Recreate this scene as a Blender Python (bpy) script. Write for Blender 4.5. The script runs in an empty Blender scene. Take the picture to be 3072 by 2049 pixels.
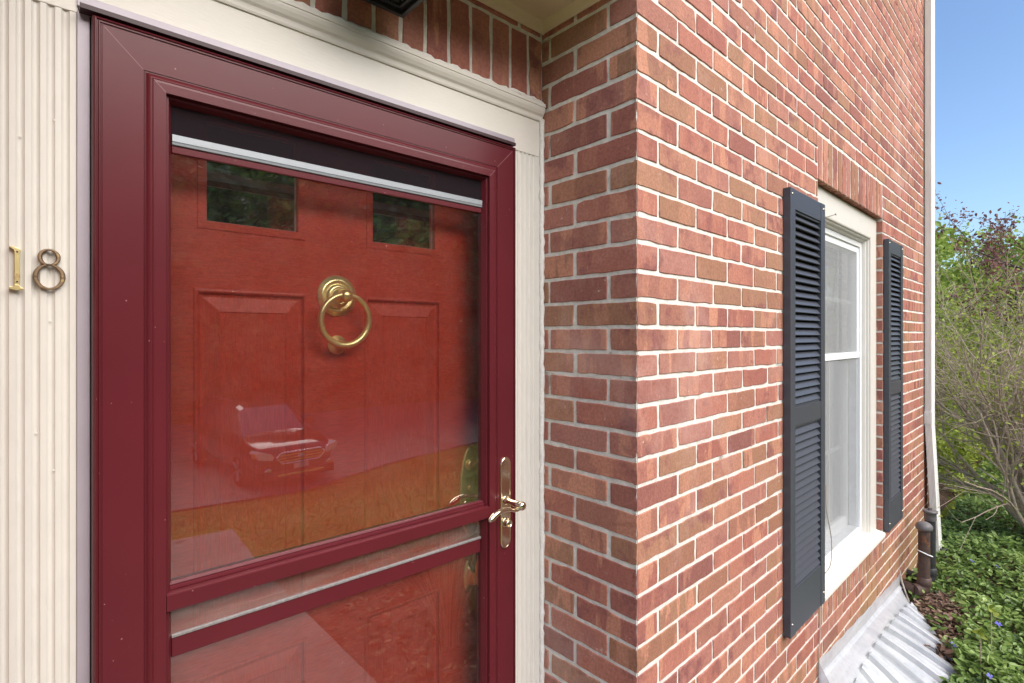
import bpy, bmesh, math, random
import numpy as np
from mathutils import Vector, Matrix, Euler
R=math.radians
random.seed(7); rng=np.random.default_rng(7)
scene=bpy.context.scene; col=scene.collection

# ------------------------------------------------------------------ camera / world / sun / exposure
F_PX=1600.0; W_PX=3072.0
cam=bpy.data.cameras.new('camera'); camo=bpy.data.objects.new('camera',cam); col.objects.link(camo)
cam.sensor_width=36.0; cam.sensor_fit='HORIZONTAL'; cam.lens=F_PX/W_PX*36.0
cam.shift_y=-(1024.5-1006.0)/W_PX
cam.clip_start=0.02; cam.clip_end=2000
camo.location=(0,0,0); camo.rotation_euler=(R(90),0,-R(41.7286))
scene.camera=camo
world=bpy.data.worlds.new("World"); scene.world=world; world.use_nodes=True
wn=world.node_tree.nodes; wl=world.node_tree.links
sky=wn.new('ShaderNodeTexSky'); sky.sky_type='NISHITA'; sky.sun_disc=False
SUN_EL=33.0; SUN_AZ_FROM=(0.12,-0.993)          # horizontal direction TOWARDS the sun
sky.sun_elevation=R(SUN_EL); sky.sun_rotation=math.atan2(SUN_AZ_FROM[0],SUN_AZ_FROM[1])
sky.air_density=1.0; sky.dust_density=1.5; sky.ozone_density=4.0; sky.altitude=100
bgn=wn['Background']; bgn.inputs['Strength'].default_value=0.085
wl.new(sky.outputs[0],bgn.inputs['Color'])
sun=bpy.data.lights.new('sun','SUN'); suno=bpy.data.objects.new('sun',sun); col.objects.link(suno)
sun.energy=2.9; sun.angle=R(75); sun.color=(1.0,0.925,0.83)
sd=Vector((SUN_AZ_FROM[0]*math.cos(R(SUN_EL)),SUN_AZ_FROM[1]*math.cos(R(SUN_EL)),math.sin(R(SUN_EL)))).normalized()
suno.rotation_euler=sd.to_track_quat('Z','Y').to_euler(); suno.location=(5,-6,12)
scene.view_settings.view_transform='Standard'; scene.view_settings.look='None'
scene.view_settings.exposure=1.58; scene.view_settings.gamma=1.0
scene.render.engine='CYCLES'
scene.cycles.max_bounces=8; scene.cycles.transparent_max_bounces=16; scene.cycles.glossy_bounces=5; scene.cycles.diffuse_bounces=4

# ------------------------------------------------------------------ materials
def newmat(name):
    m=bpy.data.materials.new(name); m.use_nodes=True
    return m, m.node_tree.nodes, m.node_tree.links, m.node_tree.nodes['Principled BSDF']
def ramp(n,stops):
    r=n.new('ShaderNodeValToRGB'); el=r.color_ramp.elements
    while len(el)<len(stops): el.new(0.5)
    for e,(p,c) in zip(el,stops): e.position=p; e.color=(*c,1) if len(c)==3 else c
    return r
def noise(n,l,scale,detail=4,rough=.55,vec=None,dist=0):
    t=n.new('ShaderNodeTexNoise'); t.inputs['Scale'].default_value=scale; t.inputs['Detail'].default_value=detail
    t.inputs['Roughness'].default_value=rough; t.inputs['Distortion'].default_value=dist
    if vec is not None: l.new(vec,t.inputs['Vector'])
    return t
def mapping(n,l,sc,src='Object',rot=(0,0,0)):
    tc=n.new('ShaderNodeTexCoord'); mp=n.new('ShaderNodeMapping'); mp.inputs['Scale'].default_value=sc; mp.inputs['Rotation'].default_value=rot
    l.new(tc.outputs[src],mp.inputs['Vector']); return mp.outputs[0]
def bump(n,l,h,b,strength=.3,dist=.002):
    bp=n.new('ShaderNodeBump'); bp.inputs['Strength'].default_value=strength; bp.inputs['Distance'].default_value=dist
    l.new(h,bp.inputs['Height']); l.new(bp.outputs[0],b.inputs['Normal']); return bp
def mixc(n,l,fac,a,b,mode='MIX'):
    m=n.new('ShaderNodeMix'); m.data_type='RGBA'; m.blend_type=mode
    if isinstance(fac,(int,float)): m.inputs[0].default_value=fac
    else: l.new(fac,m.inputs[0])
    for i,x in ((6,a),(7,b)):
        if isinstance(x,tuple): m.inputs[i].default_value=(*x,1)
        else: l.new(x,m.inputs[i])
    return m.outputs[2]
def simple(name,c,rough=.5,metal=0,nscale=30,var=.12,bmp=.15,bd=.001,spec=.5,stretch=(1,1,1),dirt=None):
    m,n,l,b=newmat(name); v=mapping(n,l,stretch)
    t=noise(n,l,nscale,5,.6,v)
    lo=tuple(x*(1-var) for x in c); hi=tuple(min(1,x*(1+var)) for x in c)
    r=ramp(n,[(.3,lo),(.7,hi)]); l.new(t.outputs[0],r.inputs[0]); out=r.outputs[0]
    if dirt:
        t2=noise(n,l,dirt[1],6,.7,v); r2=ramp(n,[(dirt[2],(0,0,0)),(dirt[2]+.06,(1,1,1))]); l.new(t2.outputs[0],r2.inputs[0])
        out=mixc(n,l,r2.outputs[0],out,dirt[0])
    l.new(out,b.inputs['Base Color'])
    b.inputs['Roughness'].default_value=rough; b.inputs['Metallic'].default_value=metal
    b.inputs['Specular IOR Level'].default_value=spec
    if bmp: bump(n,l,t.outputs[0],b,bmp,bd)
    return m

def brick_mat():
    m,n,l,b=newmat('brick')
    at=n.new('ShaderNodeAttribute'); at.attribute_name='rnd'
    sep=n.new('ShaderNodeSeparateColor'); l.new(at.outputs['Color'],sep.inputs[0])
    base=ramp(n,[(0,(0.256,0.104,0.087)),(.14,(0.362,0.134,0.101)),(.30,(0.415,0.166,0.121)),(.44,(0.388,0.171,0.136)),(.56,(0.432,0.202,0.136)),(.70,(0.353,0.186,0.116)),(.84,(0.326,0.155,0.097)),(1,(0.370,0.155,0.121))])
    l.new(sep.outputs[0],base.inputs[0])
    tc=n.new('ShaderNodeTexCoord')
    off=n.new('ShaderNodeVectorMath'); off.operation='MULTIPLY_ADD'
    l.new(at.outputs['Color'],off.inputs[0]); off.inputs[1].default_value=(17,13,11); l.new(tc.outputs['Object'],off.inputs[2])
    mp=n.new('ShaderNodeMapping'); mp.inputs['Scale'].default_value=(1,1,.22); l.new(off.outputs[0],mp.inputs['Vector'])
    band=noise(n,l,17,3,.5,mp.outputs[0]); rb=ramp(n,[(.52,(0,0,0)),(.56,(1,1,1))]); l.new(band.outputs[0],rb.inputs[0])
    f=n.new('ShaderNodeMath'); f.operation='MULTIPLY'; l.new(rb.outputs[0],f.inputs[0]); l.new(sep.outputs[1],f.inputs[1])
    c=mixc(n,l,f.outputs[0],base.outputs[0],(.53,.245,.16))
    band2=noise(n,l,11,3,.6,off.outputs[0]); rb2=ramp(n,[(.54,(0,0,0)),(.64,(1,1,1))]); l.new(band2.outputs[0],rb2.inputs[0])
    f2=n.new('ShaderNodeMath'); f2.operation='MULTIPLY'; l.new(rb2.outputs[0],f2.inputs[0]); l.new(sep.outputs[2],f2.inputs[1])
    c=mixc(n,l,f2.outputs[0],c,(.26,.10,.09))
    fine=noise(n,l,140,5,.65,off.outputs[0]); rf=ramp(n,[(.3,(.74,.74,.74)),(.7,(1.17,1.17,1.17))]); l.new(fine.outputs[0],rf.inputs[0])
    c=mixc(n,l,1.0,c,rf.outputs[0],'MULTIPLY')
    # mortar smears / lime flecks
    sm=noise(n,l,55,6,.75,off.outputs[0]); rs=ramp(n,[(.61,(0,0,0)),(.68,(1,1,1))]); l.new(sm.outputs[0],rs.inputs[0])
    sm2=noise(n,l,9,2,.5,off.outputs[0]); rs2=ramp(n,[(.5,(0,0,0)),(.62,(.75,.75,.75))]); l.new(sm2.outputs[0],rs2.inputs[0])
    f3=n.new('ShaderNodeMath'); f3.operation='MULTIPLY'; l.new(rs.outputs[0],f3.inputs[0]); l.new(rs2.outputs[0],f3.inputs[1])
    c=mixc(n,l,f3.outputs[0],c,(.66,.52,.44))
    ef=noise(n,l,1.7,7,.72,tc.outputs['Object']); re=ramp(n,[(.52,(0,0,0)),(.75,(.55,.55,.55))]); l.new(ef.outputs[0],re.inputs[0])
    c=mixc(n,l,re.outputs[0],c,(.62,.42,.36))
    # moss / damp stain low on the wall
    gp=n.new('ShaderNodeSeparateXYZ'); l.new(tc.outputs['Object'],gp.inputs[0])
    mr=n.new('ShaderNodeMapRange'); mr.inputs[1].default_value=-1.12; mr.inputs[2].default_value=-1.45; l.new(gp.outputs[2],mr.inputs[0])
    mx=n.new('ShaderNodeMapRange'); mx.inputs[1].default_value=2.0; mx.inputs[2].default_value=3.4; l.new(gp.outputs[0],mx.inputs[0])
    ns=noise(n,l,4,4,.6,tc.outputs['Object']); rn=ramp(n,[(.35,(0,0,0)),(.6,(1,1,1))]); l.new(ns.outputs[0],rn.inputs[0])
    q=n.new('ShaderNodeMath'); q.operation='MULTIPLY'; l.new(mr.outputs[0],q.inputs[0]); l.new(mx.outputs[0],q.inputs[1])
    q2=n.new('ShaderNodeMath'); q2.operation='MULTIPLY'; l.new(q.outputs[0],q2.inputs[0]); l.new(rn.outputs[0],q2.inputs[1])
    q3=n.new('ShaderNodeMath'); q3.operation='MULTIPLY'; l.new(q2.outputs[0],q3.inputs[0]); q3.inputs[1].default_value=.8
    c=mixc(n,l,q3.outputs[0],c,(.26,.19,.075))
    l.new(c,b.inputs['Base Color']); b.inputs['Roughness'].default_value=.82; b.inputs['Specular IOR Level'].default_value=.25
    bp=bump(n,l,fine.outputs[0],b,.5,.0015)
    bp2=n.new('ShaderNodeBump'); bp2.inputs['Strength'].default_value=.5; bp2.inputs['Distance'].default_value=.004
    l.new(band2.outputs[0],bp2.inputs['Height']); l.new(bp2.outputs[0],bp.inputs['Normal'])
    return m
M={}
M['brick']=brick_mat()
M['mortar']=simple('mortar',(.69,.66,.605),.9,0,60,.14,.8,.004,.2,dirt=((.36,.34,.29),7,.62))
M['cream']=simple('cream_paint',(.66,.63,.575),.42,0,60,.03,.12,.0008,.4,(1,1,.35),dirt=((.62,.56,.46),26,.72))
M['cream_h']=simple('cream_paint_header',(.70,.665,.60),.42,0,60,.03,.30,.0012,.4,(.7,6,8),dirt=((.62,.56,.46),26,.72))
M['white']=simple('white_vinyl',(.83,.84,.85),.35,0,20,.02,.03)
M['sill']=simple('sill_paint',(.80,.76,.68),.5,0,30,.04,.1,dirt=((.6,.55,.46),14,.68))
M['caulk']=simple('caulk',(.74,.71,.67),.55,0,90,.07,.8,.004)
M['soffit']=simple('soffit_paint',(.68,.57,.38),.55,0,10,.04,.05,dirt=((.5,.42,.27),5,.6))
M['black']=simple('black_shutter_paint',(.060,.064,.080),.36,0,50,.10,.15,.0008,.5,(1,1,8))
M['blackmetal']=simple('black_metal',(.028,.028,.030),.4,.2,50,.1,.1)
M['frost']=simple('frosted_panel',(.33,.29,.30),.35,0,10,.08,.02)
M['lampwhite']=simple('lamp_glass_white',(.8,.82,.82),.2,0,10,.02,0)
M['grayalu']=simple('silver_aluminium',(.29,.31,.33),.38,.35,80,.03,.05,.0005,.5,(.3,1,5))
M['lilac']=simple('lilac_metal',(.40,.355,.40),.42,.1,12,.05,.05,dirt=((.33,.28,.34),20,.7))
def metal(name,c,rough,dirtc=None,th=.62,sc=60,bmp=.05):
    m,n,l,b=newmat(name); v=mapping(n,l,(1,1,1)); t=noise(n,l,sc,5,.65,v)
    out=c
    r=ramp(n,[(th-.06,(0,0,0)),(th+.05,(1,1,1))]); l.new(t.outputs[0],r.inputs[0])
    cc=mixc(n,l,r.outputs[0],c,dirtc or c); l.new(cc,b.inputs['Base Color'])
    b.inputs['Metallic'].default_value=1
    rr=n.new('ShaderNodeMapRange'); rr.inputs[3].default_value=rough; rr.inputs[4].default_value=min(1,rough+.22); l.new(r.outputs[0],rr.inputs[0]); l.new(rr.outputs[0],b.inputs['Roughness'])
    bump(n,l,t.outputs[0],b,bmp,.0006); return m
M['brass']=metal('polished_brass',(1.0,.88,.42),.30,(.75,.58,.28),.66,60,.012)
M['brassplate']=metal('lacquered_brass',(.96,.84,.40),.38,(.80,.66,.30),.66,60,.012)
for _k in ('brass','brassplate'): M[_k].node_tree.nodes['Principled BSDF'].inputs['Metallic'].default_value=.78
M['brassn']=metal('house_number_brass',(.66,.54,.27),.42,(.42,.31,.15),.60,55,.3)
M['bronze']=metal('weathered_bronze_number',(.30,.21,.135),.45,(.50,.37,.17),.60,110,.3)
M['nickel']=metal('nickel',(.82,.72,.54),.14,(.55,.47,.42),.66,60)
M['steel']=metal('stained_steel',(.5,.45,.40),.5,(.3,.24,.18),.5,60)
def paint(name,c,rough,ns=400,speck=(.55,.3,.32),grain=None,var=.06,coat=0):
    m,n,l,b=newmat(name); v=mapping(n,l,(1,1,1)); t=noise(n,l,6,3,.5,v)
    r=ramp(n,[(.3,tuple(x*(1-var) for x in c)),(.7,tuple(x*(1+var) for x in c))]); l.new(t.outputs[0],r.inputs[0])
    vo=n.new('ShaderNodeTexVoronoi'); vo.inputs['Scale'].default_value=48; l.new(v,vo.inputs['Vector'])
    vo.inputs['Randomness'].default_value=1
    rs=ramp(n,[(.045,(1,1,1)),(.065,(0,0,0))]); l.new(vo.outputs['Distance'],rs.inputs[0])
    t3=noise(n,l,23,2,.5,v); r3=ramp(n,[(.52,(0,0,0)),(.56,(1,1,1))]); l.new(t3.outputs[0],r3.inputs[0])
    f=n.new('ShaderNodeMath'); f.operation='MULTIPLY'; l.new(rs.outputs[0],f.inputs[0]); l.new(r3.outputs[0],f.inputs[1])
    f2=n.new('ShaderNodeMath'); f2.operation='MULTIPLY'; l.new(f.outputs[0],f2.inputs[0]); f2.inputs[1].default_value=.6
    cc=mixc(n,l,f2.outputs[0],r.outputs[0],speck)
    if grain:
        gv=mapping(n,l,grain); g=noise(n,l,40,5,.6,gv); rg=ramp(n,[(.35,(.84,.84,.84)),(.65,(1.12,1.12,1.12))]); l.new(g.outputs[0],rg.inputs[0])
        cc=mixc(n,l,1.0,cc,rg.outputs[0],'MULTIPLY'); bump(n,l,g.outputs[0],b,.35,.001)
    else:
        g=noise(n,l,ns,3,.5,v); bump(n,l,g.outputs[0],b,.06,.0006)
    l.new(cc,b.inputs['Base Color']); b.inputs['Roughness'].default_value=rough; b.inputs['Specular IOR Level'].default_value=.28
    b.inputs['Coat Weight'].default_value=coat; b.inputs['Coat Roughness'].default_value=.1
    return m
M['maroon']=paint('burgundy_enamel',(.095,.0125,.0175),.30)
M['reddoor']=paint('red_door_paint',(.575,.068,.038),.38,grain=(1.2,1,14),speck=(.6,.35,.3),var=.04)
M['reddoor_v']=paint('red_door_paint_panels',(.575,.068,.038),.38,grain=(14,1,1.2),speck=(.6,.35,.3),var=.04)
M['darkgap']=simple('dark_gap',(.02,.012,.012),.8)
def glass_mat(name,base=.07,tint=(.96,.97,.96),rough=0.0,film=None,ior=1.5):
    m,n,l,b=newmat(name); n.remove(b); out=n['Material Output']
    tr=n.new('ShaderNodeBsdfTransparent'); tr.inputs[0].default_value=(*tint,1)
    gl=n.new('ShaderNodeBsdfGlossy'); gl.inputs['Roughness'].default_value=rough; gl.inputs['Color'].default_value=(1,1,1,1)
    fr=n.new('ShaderNodeFresnel'); fr.inputs['IOR'].default_value=ior
    ma=n.new('ShaderNodeMath'); ma.operation='MULTIPLY_ADD'; ma.use_clamp=True; l.new(fr.outputs[0],ma.inputs[0]); ma.inputs[1].default_value=1.6; ma.inputs[2].default_value=base
    mx=n.new('ShaderNodeMixShader'); l.new(ma.outputs[0],mx.inputs[0]); l.new(tr.outputs[0],mx.inputs[1]); l.new(gl.outputs[0],mx.inputs[2])
    cur=mx.outputs[0]
    if film:
        c,amt,sc=film
        df=n.new('ShaderNodeBsdfDiffuse'); df.inputs[0].default_value=(*c,1)
        v=mapping(n,l,sc); t=noise(n,l,20,6,.7,v); r=ramp(n,[(.35,(amt*.4,)*3),(.75,(amt*1.7,)*3)]); l.new(t.outputs[0],r.inputs[0])
        m2=n.new('ShaderNodeMixShader'); l.new(r.outputs[0],m2.inputs[0]); l.new(cur,m2.inputs[1]); l.new(df.outputs[0],m2.inputs[2]); cur=m2.outputs[0]
    l.new(cur,out.inputs[0]); return m
M['glass']=glass_mat('storm_glass',.15,film=((.7,.66,.62),.012,(1,1,1)))
M['dustyglass']=glass_mat('dusty_storm_glass',.08,film=((.50,.42,.36),.17,(.35,1,3)))
M['liteglass']=glass_mat('door_lite_glass',.95,(.08,.09,.085))
M['winglass']=glass_mat('window_glass',.10,(.9,.92,.92))
def screen_mat(name,c,alpha,scale=620):
    m,n,l,b=newmat(name); out=n['Material Output']
    b.inputs['Base Color'].default_value=(*c,1); b.inputs['Roughness'].default_value=.9; b.inputs['Specular IOR Level'].default_value=.1
    tc=n.new('ShaderNodeTexCoord'); sx=n.new('ShaderNodeSeparateXYZ'); l.new(tc.outputs['Object'],sx.inputs[0])
    def wire(o):
        a=n.new('ShaderNodeMath'); a.operation='MULTIPLY'; a.inputs[1].default_value=scale; l.new(o,a.inputs[0])
        f=n.new('ShaderNodeMath'); f.operation='FRACT'; l.new(a.outputs[0],f.inputs[0])
        g=n.new('ShaderNodeMath'); g.operation='LESS_THAN'; g.inputs[1].default_value=alpha; l.new(f.outputs[0],g.inputs[0]); return g.outputs[0]
    a=wire(sx.outputs[0]); bb=wire(sx.outputs[2])
    mx=n.new('ShaderNodeMath'); mx.operation='MAXIMUM'; l.new(a,mx.inputs[0]); l.new(bb,mx.inputs[1])
    tr=n.new('ShaderNodeBsdfTransparent'); ms=n.new('ShaderNodeMixShader'); l.new(mx.outputs[0],ms.inputs[0]); l.new(tr.outputs[0],ms.inputs[1]); l.new(b.outputs[0],ms.inputs[2]); l.new(ms.outputs[0],out.inputs[0])
    return m
M['screen']=screen_mat('insect_screen',(.016,.012,.015),.50,690)
M['winscreen']=screen_mat('window_screen',(.42,.43,.44),.30,600)
M['curtain']=simple('curtain',(.30,.30,.29),.9,0,8,.06,.1,stretch=(8,1,.2))
M['room']=simple('room_dark',(.16,.15,.145),.9)
M['vinylgrey']=simple('window_track',(.60,.62,.65),.4)
M['pvcbrown']=simple('brown_pipe',(.085,.052,.042),.6,0,45,.3,.3,.001,.4,dirt=((.22,.085,.035),9,.60))
M['pvcblack']=simple('black_pipe',(.032,.032,.034),.55,0,40,.25,.2,.001,.4,dirt=((.09,.07,.055),8,.64))
M['pvccap']=simple('grey_cap',(.15,.14,.14),.55,0,40,.2,.2)
M['spout']=simple('white_downspout',(.88,.87,.83),.4,0,9,.05,.08,.001,.5,(3,3,.4),dirt=((.55,.52,.44),10,.7))
def cover_mat():
    m,n,l,b=newmat('clear_corrugated_plastic'); out=n['Material Output']
    v=mapping(n,l,(1,1,1)); t=noise(n,l,9,6,.65,v); r=ramp(n,[(.35,(.62,.65,.70)),(.7,(.84,.86,.89))]); l.new(t.outputs[0],r.inputs[0])
    t2=noise(n,l,50,6,.7,v); r2=ramp(n,[(.56,(0,0,0)),(.75,(.5,.5,.5))]); l.new(t2.outputs[0],r2.inputs[0])
    c=mixc(n,l,r2.outputs[0],r.outputs[0],(.48,.42,.33))
    l.new(c,b.inputs['Base Color']); b.inputs['Roughness'].default_value=.22; b.inputs['Specular IOR Level'].default_value=.8
    tr=n.new('ShaderNodeBsdfTransparent'); tr.inputs[0].default_value=(.86,.9,.95,1)
    ms=n.new('ShaderNodeMixShader'); ms.inputs[0].default_value=.60; l.new(tr.outputs[0],ms.inputs[1]); l.new(b.outputs[0],ms.inputs[2]); l.new(ms.outputs[0],out.inputs[0])
    return m
M['cover']=cover_mat()
M['galv']=simple('galvanised_steel',(.42,.43,.44),.45,.6,20,.15,.1)
M['concrete']=simple('concrete',(.33,.31,.28),.9,0,25,.15,.4,.003)
M['cable']=simple('beige_cable',(.50,.43,.36),.6)
M['soil']=simple('leaf_mould_soil',(.075,.048,.032),.95,0,30,.5,1,.02,.2,dirt=((.16,.10,.065),26,.55))
M['asphalt']=simple('asphalt',(.20,.185,.17),.9,0,60,.25,.4,.004,.3,dirt=((.14,.13,.12),.8,.56))
M['stonewalk']=None
def stone_mat():
    m,n,l,b=newmat('bluestone'); v=mapping(n,l,(1,1,1))
    br=n.new('ShaderNodeTexBrick'); l.new(v,br.inputs['Vector']); br.inputs['Scale'].default_value=1.0
    br.inputs['Color1'].default_value=(.17,.15,.135,1); br.inputs['Color2'].default_value=(.21,.185,.165,1); br.inputs['Mortar'].default_value=(.15,.13,.11,1)
    br.inputs['Mortar Size'].default_value=.006; br.inputs['Brick Width'].default_value=.74; br.inputs['Row Height'].default_value=.55; br.squash=1.6; br.squash_frequency=3; br.offset=.37
    t=noise(n,l,14,6,.6,v); r=ramp(n,[(.3,(.75,.75,.75)),(.7,(1.15,1.15,1.15))]); l.new(t.outputs[0],r.inputs[0])
    l.new(mixc(n,l,1.0,br.outputs[0],r.outputs[0],'MULTIPLY'),b.inputs['Base Color']); b.inputs['Roughness'].default_value=.8
    bump(n,l,t.outputs[0],b,.3,.004); return m
M['stonewalk']=stone_mat()
def ground_mat():
    m,n,l,b=newmat('lawn_ground'); v=mapping(n,l,(1,1,1))
    t=noise(n,l,1.3,6,.6,v); r=ramp(n,[(.3,(.12,.17,.03)),(.5,(.20,.235,.042)),(.68,(.27,.25,.07))]); l.new(t.outputs[0],r.inputs[0])
    t2=noise(n,l,60,5,.7,v); r2=ramp(n,[(.3,(.6,.6,.6)),(.7,(1.35,1.35,1.35))]); l.new(t2.outputs[0],r2.inputs[0])
    l.new(mixc(n,l,1.0,r.outputs[0],r2.outputs[0],'MULTIPLY'),b.inputs['Base Color']); b.inputs['Roughness'].default_value=.95
    b.inputs['Specular IOR Level'].default_value=.1
    bump(n,l,t2.outputs[0],b,.8,.03); return m
M['lawn']=ground_mat()
def leaf_mat(name,cols,rough=.45,trans=.35):
    m,n,l,b=newmat(name); out=n['Material Output']
    at=n.new('ShaderNodeAttribute'); at.attribute_name='rnd'
    sep=n.new('ShaderNodeSeparateColor'); l.new(at.outputs['Color'],sep.inputs[0])
    r=ramp(n,[(i/(len(cols)-1),c) for i,c in enumerate(cols)]); l.new(sep.outputs[0],r.inputs[0])
    l.new(r.outputs[0],b.inputs['Base Color']); b.inputs['Roughness'].default_value=rough; b.inputs['Specular IOR Level'].default_value=.4
    tl=n.new('ShaderNodeBsdfTranslucent'); l.new(r.outputs[0],tl.inputs[0])
    ms=n.new('ShaderNodeMixShader'); ms.inputs[0].default_value=trans; l.new(b.outputs[0],ms.inputs[1]); l.new(tl.outputs[0],ms.inputs[2]); l.new(ms.outputs[0],out.inputs[0])
    return m
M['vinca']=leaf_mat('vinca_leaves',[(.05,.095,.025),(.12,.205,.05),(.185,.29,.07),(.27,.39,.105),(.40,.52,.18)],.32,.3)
M['greenleaf']=leaf_mat('fresh_green_leaves',[(.17,.24,.03),(.29,.37,.05),(.40,.48,.08),(.50,.56,.14)],.5,.45)
M['treeleaf']=leaf_mat('tree_leaves',[(.03,.07,.014),(.07,.125,.024),(.13,.19,.03),(.22,.28,.05)],.5,.35)
M['bgleaf']=leaf_mat('background_leaves',[(.19,.27,.05),(.30,.40,.08),(.42,.51,.13)],.6,.4)
M['plumleaf']=leaf_mat('purple_leaves',[(.13,.05,.05),(.22,.08,.075),(.30,.14,.12),(.34,.22,.18)],.5,.4)
M['litter']=leaf_mat('dead_leaf_litter',[(.06,.035,.022),(.16,.09,.06),(.28,.17,.12),(.42,.30,.23)],.7,.1)
M['bedlitter']=leaf_mat('garden_bed_litter',[(.05,.045,.018),(.10,.09,.03),(.16,.13,.05),(.22,.16,.08)],.7,.1)
M['strap']=leaf_mat('strap_leaves',[(.10,.16,.035),(.2,.27,.07),(.30,.36,.14)],.4,.3)
M['drygrass']=leaf_mat('dry_grass_stems',[(.30,.2,.11),(.45,.33,.2),(.6,.47,.32)],.7,.2)
M['grassblade']=leaf_mat('lawn_grass',[(.15,.20,.03),(.23,.27,.045),(.32,.33,.07),(.40,.36,.11)],.6,.3)
M['flower']=simple('blue_flower',(.16,.15,.62),.6)
M['dandelion']=simple('yellow_flower',(.9,.62,.02),.6)
M['bark']=simple('grey_brown_bark',(.165,.125,.095),.9,0,30,.35,.8,.006,.2,(1,1,.3))
M['twig']=simple('twig_bark',(.42,.335,.26),.85,0,40,.3,.2)
M['darkbark']=simple('dark_bark',(.09,.07,.055),.9,0,30,.35,.8,.006,.2,(1,1,.3))

# ------------------------------------------------------------------ object helpers
def tag(o,label=None,cat=None,group=None,kind=None):
    if label: o['label']=label
    if cat: o['category']=cat
    if group: o['group']=group
    if kind: o['kind']=kind
    return o
def empty(name,loc=(0,0,0),label=None,cat=None,group=None):
    o=bpy.data.objects.new(name,None); o.empty_display_size=.1; col.objects.link(o); o.location=loc
    return tag(o,label,cat,group)
class MB:
    def __init__(s): s.v=[]; s.f=[]; s.m=[]; s.sm=[]
    def add(s,vs,fs,mi=0,smooth=False):
        b=len(s.v); s.v+= [tuple(p) for p in vs]; s.f+=[tuple(b+i for i in f) for f in fs]; s.m+=[mi]*len(fs); s.sm+=[smooth]*len(fs)
    def box(s,x0,x1,y0,y1,z0,z1,mi=0,T=None):
        vs=[Vector(p) for p in ((x0,y0,z0),(x1,y0,z0),(x1,y1,z0),(x0,y1,z0),(x0,y0,z1),(x1,y0,z1),(x1,y1,z1),(x0,y1,z1))]
        if T: vs=[T(p) for p in vs]
        s.add(vs,[(0,3,2,1),(4,5,6,7),(0,1,5,4),(1,2,6,5),(2,3,7,6),(3,0,4,7)],mi)
    def tube(s,pts,rad,n=10,mi=0,smooth=True,cap=True,flat=None):
        pts=[Vector(p) for p in pts]; N=len(pts)
        if not hasattr(rad,'__len__'): rad=[rad]*N
        rings=[]; up=None
        for i,p in enumerate(pts):
            t=(pts[min(i+1,N-1)]-pts[max(i-1,0)]).normalized()
            if up is None:
                up=Vector((0,0,1)) if abs(t.z)<.9 else Vector((1,0,0))
            a=t.cross(up).normalized(); b=a.cross(t).normalized(); up=b
            fl=flat if flat else 1
            rings.append([p+(a*math.cos(2*math.pi*k/n)+b*fl*math.sin(2*math.pi*k/n))*rad[i] for k in range(n)])
        vs=[q for r in rings for q in r]; fs=[]
        for i in range(N-1):
            for k in range(n):
                k2=(k+1)%n; fs.append((i*n+k,(i)*n+k2,(i+1)*n+k2,(i+1)*n+k))
        s.add(vs,fs,mi,smooth)
        if cap: s.add(rings[0],[tuple(range(n))],mi); s.add(rings[-1],[tuple(range(n))[::-1]],mi)
    def lathe(s,o,ax,prof,n=32,mi=0,smooth=True,sx=1,sz=1):
        # prof: (radius, distance along axis); axis 'ax'
        ax=Vector(ax).normalized(); up=Vector((0,0,1)) if abs(ax.z)<.9 else Vector((0,1,0))
        a=up.cross(ax).normalized(); b=ax.cross(a).normalized(); o=Vector(o)
        vs=[]; 
        for r,h in prof:
            for k in range(n):
                t=2*math.pi*k/n; vs.append(o+ax*h+a*(r*sx*math.cos(t))+b*(r*sz*math.sin(t)))
        fs=[]
        for i in range(len(prof)-1):
            for k in range(n):
                k2=(k+1)%n; fs.append((i*n+k,i*n+k2,(i+1)*n+k2,(i+1)*n+k))
        s.add(vs,fs,mi,smooth)
        s.add(vs[-n:],[tuple(range(n))],mi)
    def prism(s,poly,fn0,fn1,mi=0,smooth=False):
        n=len(poly); vs=[fn0(p) for p in poly]+[fn1(p) for p in poly]
        fs=[(i,(i+1)%n,n+(i+1)%n,n+i) for i in range(n)]+[tuple(range(n))[::-1],tuple(range(n,2*n))]
        s.add(vs,fs,mi,smooth)
    def build(s,name,mats,parent=None,bevel=None,recalc=True):
        me=bpy.data.meshes.new(name); me.from_pydata(s.v,[],s.f)
        if not isinstance(mats,(list,tuple)): mats=[mats]
        for m in mats: me.materials.append(M[m] if isinstance(m,str) else m)
        me.polygons.foreach_set('material_index',s.m); me.polygons.foreach_set('use_smooth',s.sm)
        if recalc:
            bm=bmesh.new(); bm.from_mesh(me); bmesh.ops.recalc_face_normals(bm,faces=bm.faces); bm.to_mesh(me); bm.free()
        me.update(); o=bpy.data.objects.new(name,me); col.objects.link(o)
        if parent: o.parent=parent; o.matrix_parent_inverse=parent.matrix_basis.inverted()
        if bevel:
            bv=o.modifiers.new('bevel','BEVEL'); bv.width=bevel; bv.segments=2; bv.limit_method='ANGLE'; bv.angle_limit=R(40)
        return o
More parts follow.
